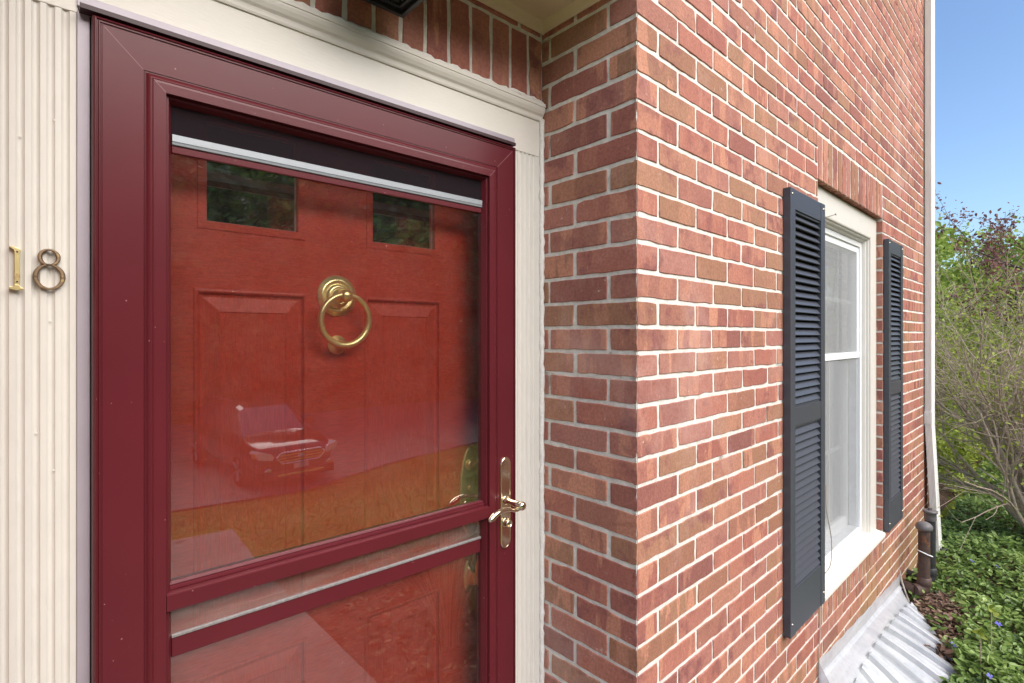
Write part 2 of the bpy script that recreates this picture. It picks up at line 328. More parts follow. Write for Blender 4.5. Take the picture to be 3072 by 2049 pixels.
def np_mesh(name,V,Fq,mat,parent=None,rnd=None,smooth=False,nside=4):
    """V (n,3), F (m,nside) ints, rnd (n,3) point colours"""
    me=bpy.data.meshes.new(name); V=np.asarray(V,dtype=np.float32); Fq=np.asarray(Fq,dtype=np.int32)
    me.vertices.add(len(V)); me.vertices.foreach_set('co',V.ravel())
    me.loops.add(Fq.size); me.loops.foreach_set('vertex_index',Fq.ravel())
    me.polygons.add(len(Fq)); me.polygons.foreach_set('loop_start',np.arange(0,Fq.size,nside,dtype=np.int32))
    me.polygons.foreach_set('loop_total',np.full(len(Fq),nside,dtype=np.int32))
    me.polygons.foreach_set('use_smooth',np.full(len(Fq),smooth))
    me.update(calc_edges=True)
    if rnd is not None:
        a=me.attributes.new('rnd','FLOAT_COLOR','POINT'); c=np.ones((len(V),4),dtype=np.float32); c[:,:3]=rnd; a.data.foreach_set('color',c.ravel())
    me.materials.append(M[mat]); o=bpy.data.objects.new(name,me); col.objects.link(o)
    if parent: o.parent=parent; o.matrix_parent_inverse=parent.matrix_basis.inverted()
    return o

# ------------------------------------------------------------------ key frames of reference
KX,KY=1.0930,0.7676                       # outside corner between entry recess and front wall
DX,DY=0.99945524,0.03300352               # direction of the front wall
YT=1.092                                  # plane of the door trim
def FW(s,o,z): return Vector((KX+DX*s+DY*o, KY+DY*s-DX*o, z))   # front wall: s along, o proud of brick face, z
def RW(s,o,z): return Vector((KX-o, KY+s, z))                    # recess side wall: s inwards from the corner
def AW(s,o,z): return Vector((s, YT-o, z))                       # wall over the door
GZ=-1.63; PORCH=-1.56
CZ=[.7827,.7152,.6453,.5754,.5027,.4328,.3651,.2975,.2300,.1577,.0880,.0211,-.0431,-.1073,-.1731,-.2430,-.3064,-.3698,-.4348,-.5039,-.5697,-.6388,-.7030,-.7664,-.8308]
up=[CZ[0]+.0677*k for k in range(34,0,-1)]; dn=[CZ[-1]-.0668*k for k in range(1,15)]
COURSES=up+CZ+dn; K0=34                    # COURSES[K0] is the top of the first measured course (half brick first on front wall)

house=empty('brick_house',(KX,KY+.4,GZ),'red brick house front with burgundy storm door, cream trim, white window and black louvred shutters','house')

# ------------------------------------------------------------------ bricks
_cr=[random.Random(900+i).uniform(0,1) for i in range(400)]
def cjit(z):
    i=int((z+5)/.0185); f=(z+5)/.0185-i; v=_cr[i%400]*(1-f)+_cr[(i+1)%400]*f
    a=.0011*math.sin(z*61)+.0009*math.sin(z*143+1); ch=max(0,v-.72)*.010
    return Vector((a+ch,.0009*math.sin(z*83+2)+ch,0))
class Bricks:
    def __init__(s,T,corner=False): s.corner=corner; s.T=T; s.V=[]; s.F3=[]; s.F4=[]; s.C=[]; s.poly=[]; 
    def brick(s,s0,s1,z0,z1,seed=None,hard=(False,False),jit=1.0,tilt=True,depth=.009,proud=0):
        rs=random.Random(seed) if seed is not None else random
        c=(rs.random(),rs.random(),rs.random())
        w=s1-s0; h=z1-z0
        if w<.008 or h<.008: return
        def edge(a,b,n): return [(a[0]+(b[0]-a[0])*i/n,a[1]+(b[1]-a[1])*i/n) for i in range(n)]
        nx=max(2,int(w/.014)); nz=max(2,int(h/.014))
        P=edge((s0,z0),(s1,z0),nx)+edge((s1,z0),(s1,z1),nz)+edge((s1,z1),(s0,z1),nx)+edge((s0,z1),(s0,z0),nz)
        n=len(P); cs,cz=(s0+s1)/2,(z0+z1)/2
        rot=random.uniform(-.006,.006) if tilt else 0
        jq=jit*random.choice((.8,1,1,1.3,1.9)); j=[random.gauss(0,.00062*jq) for _ in P]; j=[(j[i-1]+j[i]*1.6+j[(i+1)%n])/2.2 for i in range(n)]
        out=[]
        pr=random.uniform(-.0005,.0009)+proud
        tx=random.uniform(-.003,.003); tz=random.uniform(-.007,.007)
        if hard[0] or hard[1]: pr=proud; tx=0; rot=0; tz=0
        for ring,(ins,dep) in enumerate(((-.0006,-depth),(0,-.0020),(.0007,-.0006),(.0018,0.0))):
            for i,(x,z) in enumerate(P):
                dx=x-cs; dz=z-cz
                fx=max(0,(abs(dx)-ins-0.0)/max(abs(dx),1e-6)); 
                onx=abs(abs(dx)-w/2)<1e-6; onz=abs(abs(dz)-h/2)<1e-6
                sx=(1 if dx>0 else -1) if onx else 0; sz=(1 if dz>0 else -1) if onz else 0
                hx=(hard[1] and sx>0) or (hard[0] and sx<0)
                k=ins-j[i]
                # rounded outer corners
                cr=0.0007 if (onx and onz) else 0
                X=x-(0 if hx else sx*(k+cr)); Z=z-sz*(k+cr)
                # interior of the edge: pull along the inset rectangle
                if not onx: X=cs+dx*(w/2-max(ins,0))/(w/2)
                if not onz: Z=cz+dz*(h/2-max(ins,0))/(h/2)
                X2=X+rot*-(Z-cz); Z2=Z+rot*(X-cs) if not hx else Z
                if hx: X2=X
                d=dep+pr+tx*(X-cs)+tz*(Z-cz)
                if hx: d=dep*0 if ring>0 else -depth
                P3=s.T(X2,d,Z2)
                if hx and x<1e-6 and s.corner: P3=P3+cjit(Z2)
                out.append(P3)
        b=len(s.V); s.V+=out; s.C+=[c]*len(out)
        for r in range(3):
            for i in range(n):
                i2=(i+1)%n; s.F4.append((b+r*n+i,b+r*n+i2,b+(r+1)*n+i2,b+(r+1)*n+i))
        s.poly.append(tuple(b+3*n+i for i in range(n)))
    def build(s,name,parent,mortar_rects,mortar_depth=-.0024,flip=False,extra=None):
        me=bpy.data.meshes.new(name)
        V=[tuple(v) for v in s.V]; Fs=s.F4+s.poly; mi=[0]*len(Fs); C=list(s.C)
        for (a,b,z0,z1) in mortar_rects:
            nx=max(1,int((b-a)/.02)); nz=max(1,int((z1-z0)/.02)); base=len(V)
            for jz in range(nz+1):
                for ix in range(nx+1):
                    q=random.uniform(-.0008,.0006) if 0<ix<nx and 0<jz<nz else 0
                    V.append(tuple(s.T(a+(b-a)*ix/nx,mortar_depth+q,z0+(z1-z0)*jz/nz))); C.append((.5,.5,.5))
            for jz in range(nz):
                for ix in range(nx):
                    p=base+jz*(nx+1)+ix; Fs.append((p,p+1,p+nx+2,p+nx+1)); mi.append(1)
        if extra:
            for vs,fs in extra:
                base=len(V); V+=[tuple(v) for v in vs]; C+=[(.5,.5,.5)]*len(vs)
                for f in fs: Fs.append(tuple(base+i for i in f)); mi.append(1)
        me.from_pydata(V,[],Fs); me.materials.append(M['brick']); me.materials.append(M['mortar'])
        me.polygons.foreach_set('material_index',mi)
        a=me.attributes.new('rnd','FLOAT_COLOR','POINT'); cc=np.ones((len(V),4),dtype=np.float32); cc[:,:3]=np.array(C); a.data.foreach_set('color',cc.ravel())
        me.update(); o=bpy.data.objects.new(name,me); col.objects.link(o)
        o.parent=parent; o.matrix_parent_inverse=parent.matrix_basis.inverted(); return o
J=.0108  # joint
# front wall -------------------------------------------------
WS0,WS1,WZ0,WZ1=1.345,2.445,-1.132,.655    # masonry opening
SOLZ=.846; ROWZ=-1.236; WEND=3.83
fb=Bricks(FW,True)
def put(bk,s0,s1,z0,z1,**k):
    """brick minus the window zone of the front wall"""
    z_m=(z0+z1)/2
    zones=[]
    if WZ0-.02<z_m<WZ1: zones=[(WS0,WS1)]
    elif WZ1<=z_m<SOLZ or ROWZ<z_m<=WZ0-.02: zones=[(WS0-.004,WS1+.004)]
    for a,b in zones:
        if s1<=a or s0>=b: continue
        if s0<a: put(bk,s0,a-J*.2,z0,z1,**k)
        if s1>b: put(bk,b+J*.6,s1,z0,z1,**k)
        return
    bk.brick(s0,s1,z0,z1,**k)
def col_j(z): return 1.0
for i in range(len(COURSES)-1):
    zt,zb=COURSES[i],COURSES[i+1]
    k=i-K0; half=(k%2==0)
    j=J*random.uniform(.85,1.15)
    z1,z0=zt-j/2,zb+j/2
    if zt>2.9: continue
    if zb<GZ-.12: continue
    x=0; first=True
    while x<WEND-.02:
        L=(.0985 if half else .1975) if first else .2020+random.uniform(-.006,.006)
        e=min(x+L,WEND)
        if e+.03>WEND: e=WEND
        jj=J*random.uniform(.75,1.15)
        hard=(first,e>=WEND)
        put(fb,x if first else x+jj*.5, e if e>=WEND else e-jj*.5, z0+random.uniform(-.0008,.0008), z1+random.uniform(-.0008,.0008),
            seed=(1000+i) if first else None,hard=hard,jit=1.0)
        x=e; first=False
# soldiers over window / rowlock under the sill
n=16; a=WS0; st=(WS1-WS0)/n
for q in range(n):
    fb.brick(a+q*st+J*.56,a+(q+1)*st-J*.56,WZ1,SOLZ-J*.5,jit=.8,depth=.02)
for q in range(n):
    fb.brick(a+q*st+J*.56,a+(q+1)*st-J*.56,ROWZ+J*.5,WZ0+.004,jit=.8)
def quad(p): return (p,[(0,1,2,3)])
extra=[]
# underside / jambs of brick opening (brick thickness)
TD=-.10
mort=[(0,WS0,GZ-.15,3.0),(WS0,WS1,WZ1,3.0),(WS0,WS1,GZ-.15,WZ0),(WS1,WEND,GZ-.15,3.0)]
front=fb.build('front_wall',house,mort)
# brick faces inside opening: right jamb, left jamb & head (separate brick set)
class TJ: pass
jb=Bricks(lambda s,o,z: FW(WS1-o-.002,-s,z))
for i in range(len(COURSES)-1):
    zt,zb=COURSES[i],COURSES[i+1]
    if zt>WZ1+.03 or zb<WZ0-.05: continue
    jb.brick(.0005,.085,max(zb+J/2,WZ0),min(zt-J/2,WZ1-.004),hard=(True,False))
jb.build('window_jamb_brick',house,[(0,.10,WZ0,WZ1)],-.003)
hb=Bricks(lambda s,o,z: FW(s,-z,WZ1-o))
for q in range(n): hb.brick(a+q*st+J*.45,a+(q+1)*st-J*.45,.0005,.085,hard=(False,False),jit=.8)
hb.build('window_head_brick',house,[(WS0,WS1,0.0,.10)],-.003)
# recess side wall -------------------------------------------
rb=Bricks(RW,True); REND=YT-KY
for i in range(len(COURSES)-1):
    zt,zb=COURSES[i],COURSES[i+1]; k=i-K0; half=(k%2==1)
    if zb>.95 or zt<GZ: continue
    j=J*random.uniform(.85,1.15); z1,z0=zt-j/2,zb+j/2
    js=[0]+([.0875,.2975,.40] if half else [.2015,.40])
    for q in range(len(js)-1):
        s0=js[q]+(0 if q==0 else J*.5); s1=js[q+1]-J*.5
        dd=random.uniform(-.003,.003)
        s1=min(s1+(dd if q<len(js)-2 else 0),REND+.06)
        rb.brick(s0+(dd if q else 0)*0,s1,z0,z1,seed=(1000+i) if q==0 else None,hard=(q==0,False))
rb.build('recess_side_wall',house,[(0,REND+.07,GZ-.1,.98)],-.0024)
# mirrored left side wall of recess (out of the photo, closes the porch)
LX=-.088
lb=Bricks(lambda s,o,z: Vector((LX+o,KY+s,z)))
for i in range(len(COURSES)-1):
    zt,zb=COURSES[i],COURSES[i+1]; k=i-K0
    if zb>.95 or zt<GZ: continue
    for (s0,s1) in (((0,.2),(.21,.39)) if k%2 else ((0,.09),(.10,.30))): lb.brick(s0+.001,s1-.005,zb+.005,zt-.005,hard=(s0==0,False))
lb.build('recess_side_wall',house,[(0,REND+.07,GZ-.1,.98)],-.0024)
# front wall to the left of the recess and above it
ob=Bricks(lambda s,o,z: Vector((s,KY-o,z)))
for i in range(len(COURSES)-1):
    zt,zb=COURSES[i],COURSES[i+1]; k=i-K0
    if zb<GZ-.1 or zt>2.9: continue
    top= zb>.885
    hi = KX if top else LX
    x=-1.5+(0 if k%2 else -.1)
    while x<hi-.01:
        e=min(x+.202,hi)
        ob.brick(x+.005,e-(.005 if e<hi else (0.0 if not top else .003)),zb+.005,zt-.005,hard=(False,e>=hi and not top))
        x=e
ob.build('front_wall',house,[(-1.7,LX,GZ-.15,.885),(-1.7,KX-.003,.885,3.0)],-.0024)
# wall above the door: soldier course then stretchers
ab=Bricks(AW)
sx=[-.10+.0678*i for i in range(19)]
offs=.494-(-.10+.0678*9)
for x in sx:
    x+=offs
    x1=min(x+.0678-J*.5,KX-.004)
    if x1-x>.02: ab.brick(x+J*.5,x1,.640,.846,jit=1.1)
x=LX
for L in [.08]+[.202]*7:
    e=min(x+L,KX-.003); ab.brick(x+J*.5,e-J*.5,.857,.915); x=e
    if x>KX-.03: break
ab.build('wall_above_door',house,[(LX,KX,.60,.95)],-.0024)
# unseen dark shell added behind the brick skin to keep light out
mb=MB()
mb.box(-1.7,LX-.1,KY+.02,KY+.5,GZ-.3,3.0)
mb.box(KX+.1,KX+.11,YT+.12,YT+1.5,GZ-.3,3.0)
mb.box(LX-.09,KX+.1,YT+.34,YT+.36,GZ-.3,3.0)
mb.build('light_block_shell',['darkgap'],house)
sw=MB(); P=FW(WEND,0,0)
sw.add([P+Vector((0,0,GZ-.2)),P+Vector((-.2,6,GZ-.2)),P+Vector((-.2,6,3.0)),P+Vector((0,0,3.0))],[(0,1,2,3)])
sw.build('end_wall',['mortar'],house)
rf=MB(); rf.box(-1.8,WEND+KX+.06,KY-.05,7.2,3.0,3.12); rf.build('roof_eave',['cream'],house)

# ------------------------------------------------------------------ recess ceiling
ce=MB(); ZC=.886
ce.box(LX,KX,KY+.0,YT-.0,ZC+.004,ZC+.03)
ce.prism([(0,0),(0,-.022),(.004,-.024),(.012,-.018),(.020,-.006),(.024,0)],lambda p:Vector((LX,YT-p[0],ZC+.004+p[1])),lambda p:Vector((KX,YT-p[0],ZC+.004+p[1])))
ce.prism([(0,0),(0,-.022),(.004,-.024),(.012,-.018),(.020,-.006),(.024,0)],lambda p:Vector((KX-p[0],KY,ZC+.005+p[1])),lambda p:Vector((KX-p[0],YT,ZC+.005+p[1])))
ce.build('soffit',['soffit'],house)

# ------------------------------------------------------------------ door surround
def fluted(x0,x1,ztop,zbot,pitch,nfl,xstart,name,board):
    """board face at Y=YT, grooves cut as round flutes"""
    mb=MB(); pts=[(x0,0)]
    g=pitch*.60
    for i in range(nfl):
        c=xstart+i*pitch
        pts.append((c-g/2,0)); 
        for q in (.15,.35,.5,.65,.85): pts.append((c-g/2+g*q,-.0038*math.sin(math.pi*q)**.8))
        pts.append((c+g/2,0))
    pts.append((x1,0))
    pts=[p for p in pts]
    m=len(pts)
    vs=[Vector((x,YT-o,zbot)) for x,o in pts]+[Vector((x,YT-o,ztop)) for x,o in pts]
    fs=[(i,i+1,m+i+1,m+i) for i in range(m-1)]
    # rounded flute tops
    mb.add(vs,fs,0)
    vt=[Vector((x,YT,ztop)) for x,o in pts]
    mb.add([Vector((x,YT-o,ztop)) for x,o in pts]+vt,[(i,i+1,m+i+1,m+i) for i in range(m-1)],0)
    # sides
    mb.box(x0,x1,YT+.0065,YT+.02,zbot,ztop)
    mb.add([Vector((x0,YT,zbot)),Vector((x0,YT,ztop)),Vector((x0,YT+.02,ztop)),Vector((x0,YT+.02,zbot))],[(0,1,2,3)])
    mb.add([Vector((x1,YT,zbot)),Vector((x1,YT,ztop)),Vector((x1,YT+.02,ztop)),Vector((x1,YT+.02,zbot))],[(0,1,2,3)])
    o=mb.build(name,['cream'],house,recalc=False)
    return o
FT=.512
fluted(LX+.002,.0475,FT,PORCH,.01745,6,-.0530,'pilaster',None)
fluted(.985,KX-.010,FT,PORCH,.0165,5,.9985-.0165*.5+.0005,'pilaster',None)
hd=MB()
hd.box(LX+.002,KX-.008,YT,YT+.02,FT+.0005,.640)
hd.build('door_header',['cream_h'],house,bevel=.001)
hz=MB(); hz.box(.0475,.985,YT-.0025,YT+.02,.5405-.004,.5405); 
# crown moulding
cr=[(0,.614),(.006,.614),(.009,.618),(.010,.623),(.012,.627),(.020,.632),(.027,.640),(.030,.647),(.030,.650),(.033,.651),(.033,.660),(.0,.664)]
cm=MB(); cm.prism(cr,lambda p:Vector((LX,YT-p[0]*.55,p[1])),lambda p:Vector((KX-.006,YT-p[0]*.55,p[1])))
cm.build('crown_moulding',['cream_h'],house,recalc=True)
ck=MB()
zz=np.linspace(PORCH,.62,150); 
ck.tube([(KX-.007+random.gauss(0,.0009),YT-.003+random.gauss(0,.0006),z) for z in zz],[.0075+random.gauss(0,.0008) for _ in zz],8)
xx=np.linspace(LX,KX-.01,90)
ck.tube([(x,YT-.010+random.gauss(0,.0012),.6625+random.gauss(0,.0012)) for x in xx],[.007+random.gauss(0,.0012) for _ in xx],8)
ck.build('caulk_bead',['caulk'],house)
# nail dimples / paint blobs on pilaster
nb=MB()
for (x,z) in [(-.018,.30),(.0095,.315),(.021,.335),(.012,.062),(.0165,.022),(.028,.405),(-.010,.09),(.0,-.15),(.020,-.21),(.012,-.42),(1.017,.40),(1.017,.33),(1.03,.36)]:
    nb=MB(); nb.lathe((x,YT+.0005,z),(0,-1,0),[(.0016,0),(.0013,.0004),(.0006,.0001)],10); nb.build('nail_head',['cream'],house)

# ------------------------------------------------------------------ storm door
SX0,SX1,SZ0,SZ1=.0655,.9625,PORCH+.01,.505; SY=1.062
def mitre_frame(mb,prof,x0,x1,z0,z1,Y,mi=0,close=True):
    n=len(prof); V=[]
    for s,h in prof:
        V+=[Vector((x0+s,Y-h,z0+s)),Vector((x1-s,Y-h,z0+s)),Vector((x1-s,Y-h,z1-s)),Vector((x0+s,Y-h,z1-s))]
    Fs=[]
    for i in range(n-1):
        for k in range(4):
            k2=(k+1)%4; Fs.append((i*4+k,i*4+k2,(i+1)*4+k2,(i+1)*4+k))
    if close:
        i=n-1
        for k in range(4):
            k2=(k+1)%4; Fs.append((i*4+k,i*4+k2,k2,k))
    mb.add(V,Fs,mi)
storm=MB()
PF=[(0,-.028),(0,-.006),(.0012,-.002),(.0035,.0012),(.0052,.0008),(.006,-.0012),(.0072,-.0012),(.0082,.0012),(.0096,.0012),(.0104,-.001),(.0118,-.001),(.0125,0),(.0665,0),(.0669,-.0014),(.0682,-.0014),(.0688,.0006),(.0698,.0008),(.0702,.0002),(.0712,.0012),(.0730,.0032),(.0755,.0047),(.0780,.0056),(.0786,.0050),(.0796,.0060),(.0830,.0066),(.0975,.0066),(.0977,-.0020),(.0990,-.0012),(.1020,-.0016),(.1036,-.0050),(.1060,-.0118),(.1075,-.0150),(.1078,-.028)]
mitre_frame(storm,PF,SX0,SX1,SZ0,SZ1,SY)
stormo=storm.build('storm_door',['maroon'],house)
# mitre joint hairlines
mjm=simple('mitre_line',(.24,.10,.12),.5)
for sx_,x in ((1,SX0),(-1,SX1)):
    for a_,b_,h in ((.015,.066,0),(.080,.0972,.0066)):
        p0=Vector((x+sx_*a_,SY-h-.00025,SZ1-a_)); p1=Vector((x+sx_*b_,SY-h-.00025,SZ1-b_)); d=Vector((.00035,0,sx_*.00035))
        mj=MB(); mj.add([p0-d,p0+d,p1+d,p1-d],[(0,1,2,3)]); mj.build('mitre_joint',[mjm],stormo)
GX0,GX1=SX0+.1078,SX1-.1078; GTOP=SZ1-.1078
# main rail
rail=MB()
rp=[(-.4240,-.017),(-.4250,-.012),(-.4275,-.0095),(-.4285,-.0118),(-.4305,-.0078),(-.4350,-.0068),(-.4360,-.0090),(-.4375,.0050),(-.4390,.0072),(-.4655,.0072),(-.4670,.0030),(-.4690,-.0020),(-.4700,-.0110),(-.4725,-.0150),(-.4725,-.028),(-.4240,-.028)]
rail.prism(rp,lambda p:Vector((GX0-.0095,SY-p[1],p[0])),lambda p:Vector((GX1+.0095,SY-p[1],p[0])))
rail.build('rail',['maroon'],stormo)
# lower sash: top bar with white pile strip
lb2=MB(); lb2.box(GX0+.001,GX1-.001,SY+.017,SY+.026,-.5570,-.5215); lb2.build('sash_bar',['maroon'],stormo,bevel=.0012)
ps=MB(); pn=4; rngp=random.Random(3)
xs=[GX0+.001+(GX1-GX0-.002)*i/pn for i in range(pn+1)]
V=[]; 
for x in xs:
    u=0; V+=[Vector((x,SY+.0150,-.5225)),Vector((x,SY+.0145,-.5190+u*.3)),Vector((x,SY+.0165,-.5170+u)),Vector((x,SY+.0200,-.5175+u))]
ps.add(V,[(i*4+j,(i+1)*4+j,(i+1)*4+j+1,i*4+j+1) for i in range(pn) for j in range(3)])
ps.build('weather_pile',[simple('white_pile',(.21,.19,.185),.9,0,200,.25,.2)],stormo)
# upper sash bars: screen, silver roller bar, maroon top of glass
tb=MB(); tb.box(GX0+.001,GX1-.001,SY+.013,SY+.022,.3145,.3265); tb.build('sash_bar',['maroon'],stormo,bevel=.001)
sb=MB()
spf=[(.3275,-.0125),(.3285,-.0105),(.3320,-.0100),(.3328,-.0112),(.3340,-.0098),(.3455,-.0098),(.3465,-.0125),(.3465,-.018),(.3275,-.018)]
sb.prism(spf,lambda p:Vector((GX0+.001,SY-p[1],p[0])),lambda p:Vector((GX1-.001,SY-p[1],p[0])))
sb.build('screen_pull_bar',['grayalu'],stormo)
def pane(name,x0,x1,z0,z1,y,mat,parent,th=.003):
    mb=MB(); mb.add([Vector((x0,y,z0)),Vector((x1,y,z0)),Vector((x1,y,z1)),Vector((x0,y,z1))],[(0,1,2,3)]); return mb.build(name,[mat],parent,recalc=False)
pane('insect_screen',GX0,GX1,.346,GTOP+.002,SY+.0165,'screen',stormo)
pane('glass_pane',GX0,GX1,-.4245,.3145,SY+.0175,'glass',stormo)
pane('glass_strip',GX0,GX1,-.5200,-.4700,SY+.0200,'dustyglass',stormo)
pane('glass_pane',GX0,GX1,SZ0+.12,-.5570,SY+.0215,'glass',stormo)
# z-bar flange around the leaf (lilac metal) and dark strips painting its shadow gap
zb=MB()
zp=[(0,.0045),(0,0.0075),(.017,.0075),(.017,-.02)]
fx0,fx1,fz1=.0475,.985,.5405
zb.box(fx0+.0005,.0640,YT-.0045,YT+.01,PORCH,.515)
zb.box(fx0+.0005,.9800,YT-.0045,YT+.01,.5225,fz1)
zb.box(.966,.9835,YT-.0045,YT+.01,PORCH,.515)
zb.build('storm_frame',['lilac'],house,bevel=.0008)
gp=MB(); gp.box(fx0+.001,.984,YT-.002,YT+.012,PORCH,.5224); gp.box(SX0+.004,SX1-.004,SY+.012,YT-.0021,.500,.512)
gp.box(SX0+.0015,SX0+.006,SY+.02,YT-.0022,PORCH,.50)
gp2=MB(); 
# cut door opening: make the gap as four strips instead of a sheet
gp=MB()
gp.box(.0642,.100,YT+.0005,YT+.012,PORCH,.5224); gp.box(.930,.9658,YT+.0005,YT+.012,PORCH,.5224); gp.box(.0645,.9655,YT+.0007,YT+.0122,.44,.5223)
gp.box(fx0+.002,.0720,SY+.030,YT-.0047,.5150,.5222)
gp.build('painted_shadow_gap',['darkgap'],house)
dc=MB(); dc.box(fx0+.003,.965,SY+.004,YT-.0050,.5110,.5185); dc.build('drip_cap',[simple('drip_cap_paint',(.035,.008,.012),.5)],house)
# storm handle set
hs=MB()
def stadium(cx,cz,w,h,n=12):
    r=w/2; pts=[]
    for k in range(n+1):
        t=math.pi*k/n; pts.append((cx+r*math.cos(t),cz+h/2-r+r*math.sin(t)*1.12))
    for k in range(n+1):
        t=math.pi+math.pi*k/n; pts.append((cx+r*math.cos(t),cz-h/2+r+r*math.sin(t)*1.12))
    return pts
pc=(.922,-.4400)
rings=[(1.0,0),(1.0,.0030),(.90,.0052),(.80,.0052),(.76,.0046)]
V=[];N0=None
base=stadium(0,0,.0350,.236)
for sc,h in rings:
    d=(1-sc)*.0175
    for x,z in base:
        rr=math.hypot(x,z); 
        sx_=x*(1-d/.0175) ; sz_=z-(d if z>0 else -d)*min(1,abs(z)/.05)
        V.append(Vector((pc[0]+sx_,SY-h,pc[1]+sz_)))
nb_=len(base)
Fs=[(i*nb_+k,i*nb_+(k+1)%nb_,(i+1)*nb_+(k+1)%nb_,(i+1)*nb_+k) for i in range(len(rings)-1) for k in range(nb_)]
hs.add(V,Fs,0,True); hs.add(V[-nb_:],[tuple(range(nb_))],0)
hx,hz_=.9225,-.4345
hs.lathe((hx,SY-.004,hz_),(0,-1,0),[(.0125,0),(.0125,.003),(.0095,.007),(.0080,.012),(.0078,.024),(.0092,.036),(.0100,.044),(.0098,.050),(.0078,.0545),(.0045,.0570),(.001,.0578)],24)
hs.lathe((hx,SY-.060,hz_),(0,-1,0),[(.0088,0),(.0112,.002),(.0118,.006),(.0100,.0105),(.006,.013),(.001,.014)],24)
lp=[(.9225,1.003,-.4335),(.918,1.003,-.4405),(.909,1.003,-.4435),(.896,1.002,-.4405),(.878,1.001,-.4345),(.860,1.000,-.4335),(.845,.999,-.4355),(.832,.998,-.4400),(.8215,.997,-.4460),(.8165,.997,-.4500)]
lr=[.0085,.0062,.0048,.0046,.0050,.0060,.0070,.0074,.0066,.0040]
def smooth_path(pts,rad,sub=5):
    P=[Vector(p) for p in pts]; out=[]; rr=[]
    for i in range(len(P)-1):
        p0=P[max(i-1,0)];p1=P[i];p2=P[i+1];p3=P[min(i+2,len(P)-1)]
        for k in range(sub):
            t=k/sub
            out.append(.5*((2*p1)+(-p0+p2)*t+(2*p0-5*p1+4*p2-p3)*t*t+(-p0+3*p1-3*p2+p3)*t**3)); rr.append(rad[i]*(1-t)+rad[i+1]*t)
    out.append(P[-1]); rr.append(rad[-1]); return out,rr
p_,r_=smooth_path(lp,lr); hs.tube(p_,r_,14)
hs.lathe((.9225,SY-.004,-.4925),(0,-1,0),[(.0125,0),(.0125,.004),(.0105,.006),(.0105,.012),(.0095,.015),(.0072,.015),(.0072,.0135),(.001,.0135)],24)
hs.box(.9205,.9245,SY-.0180,SY-.0165,-.4985,-.4865)
hs.build('door_handle',['nickel'],stormo)
ih=MB()   # inside lever of the storm door, seen through its glass
p_,r_=smooth_path([(.9225,1.090,-.4345),(.9225,1.125,-.4345),(.905,1.130,-.4400),(.885,1.130,-.4385),(.860,1.128,-.4340),(.838,1.126,-.4370),(.820,1.124,-.4480)],[.007,.0065,.0045,.0045,.0052,.0058,.003]); ih.tube(p_,r_,12)
ih.build('inside_lever',['nickel'],stormo)

# ------------------------------------------------------------------ inner door
DXL,DXR,DZT,DYF=.062,.950,.470,1.160
panels=[(.223,.4385,-.585,.0905),(.5725,.7870,-.585,.0905),(.223,.4385,-1.40,-.655),(.5725,.7870,-1.40,-.655)]
lites=[(.229,.4350,.2125,.40),(.5785,.7820,.2055,.40)]
lites=[(.229,.4350,.2050,.430),(.5770,.7830,.2050,.430)]
xs=sorted({DXL,DXR,*[p[0] for p in panels+lites],*[p[1] for p in panels+lites]}); zs=sorted({PORCH+.02,DZT,*[p[2] for p in panels+lites],*[p[3] for p in panels+lites]})
door=MB()
for i in range(len(xs)-1):
    for j in range(len(zs)-1):
        cx=(xs[i]+xs[i+1])/2; cz=(zs[j]+zs[j+1])/2
        if any(p[0]<cx<p[1] and p[2]<cz<p[3] for p in panels+lites): continue
        door.add([Vector((xs[i],DYF,zs[j])),Vector((xs[i+1],DYF,zs[j])),Vector((xs[i+1],DYF,zs[j+1])),Vector((xs[i],DYF,zs[j+1]))],[(0,1,2,3)])
door.box(DXL,DXR,DYF+.004,DYF+.045,PORCH+.02,DZT) if False else None
PP=[(0,0),(.0010,.0022),(.0045,.0030),(.0075,.0016),(.0085,-.0030),(.0115,-.0062),(.0160,-.0072),(.0190,-.0066),(.0420,.0008),(.0440,.0012),(.0465,-.0006)]
for p in panels:
    mitre_frame(door,PP,p[0],p[1],p[2],p[3],DYF,1,close=False)
    s=.0465; door.add([Vector((p[0]+s,DYF+.0006,p[2]+s)),Vector((p[1]-s,DYF+.0006,p[2]+s)),Vector((p[1]-s,DYF+.0006,p[3]-s)),Vector((p[0]+s,DYF+.0006,p[3]-s))],[(0,1,2,3)],1)
door.add([Vector((DXL,DYF,PORCH)),Vector((DXL,DYF+.04,PORCH)),Vector((DXL,DYF+.04,DZT)),Vector((DXL,DYF,DZT))],[(0,1,2,3)])
door.add([Vector((DXR,DYF,PORCH)),Vector((DXR,DYF+.04,PORCH)),Vector((DXR,DYF+.04,DZT)),Vector((DXR,DYF,DZT))],[(0,1,2,3)])
dooro=door.build('front_door',['reddoor','reddoor_v'],house,recalc=False)
for (x0,x1,z0,z1) in lites:
    lf=MB()
    LP=[(0,-.001),(0,.0012),(.0012,.0020),(.0150,.0024),(.0158,.0018),(.0162,-.006),(.0168,-.0115)]
    mitre_frame(lf,LP,x0,x1,z0,z1,DYF,0,close=False)
    for xx_ in [(x0+x1)/2]: lf.lathe((xx_,DYF-.0022,z0+.0075),(0,-1,0),[(.0026,0),(.0022,.0008),(.0004,.0002)],10)
    lo=lf.build('lite_frame',['reddoor'],dooro)
    gk=MB(); mitre_frame(gk,[(.0165,-.0095),(.0185,-.0090),(.0190,-.0118)],x0,x1,z0,z1,DYF,0,close=False); gk.build('glazing_gasket',[simple('grey_gasket',(.32,.31,.25),.6)],dooro)
    pane('lite_glass',x0+.017,x1-.017,z0+.017,z1-.017,DYF+.0115,'liteglass',dooro)
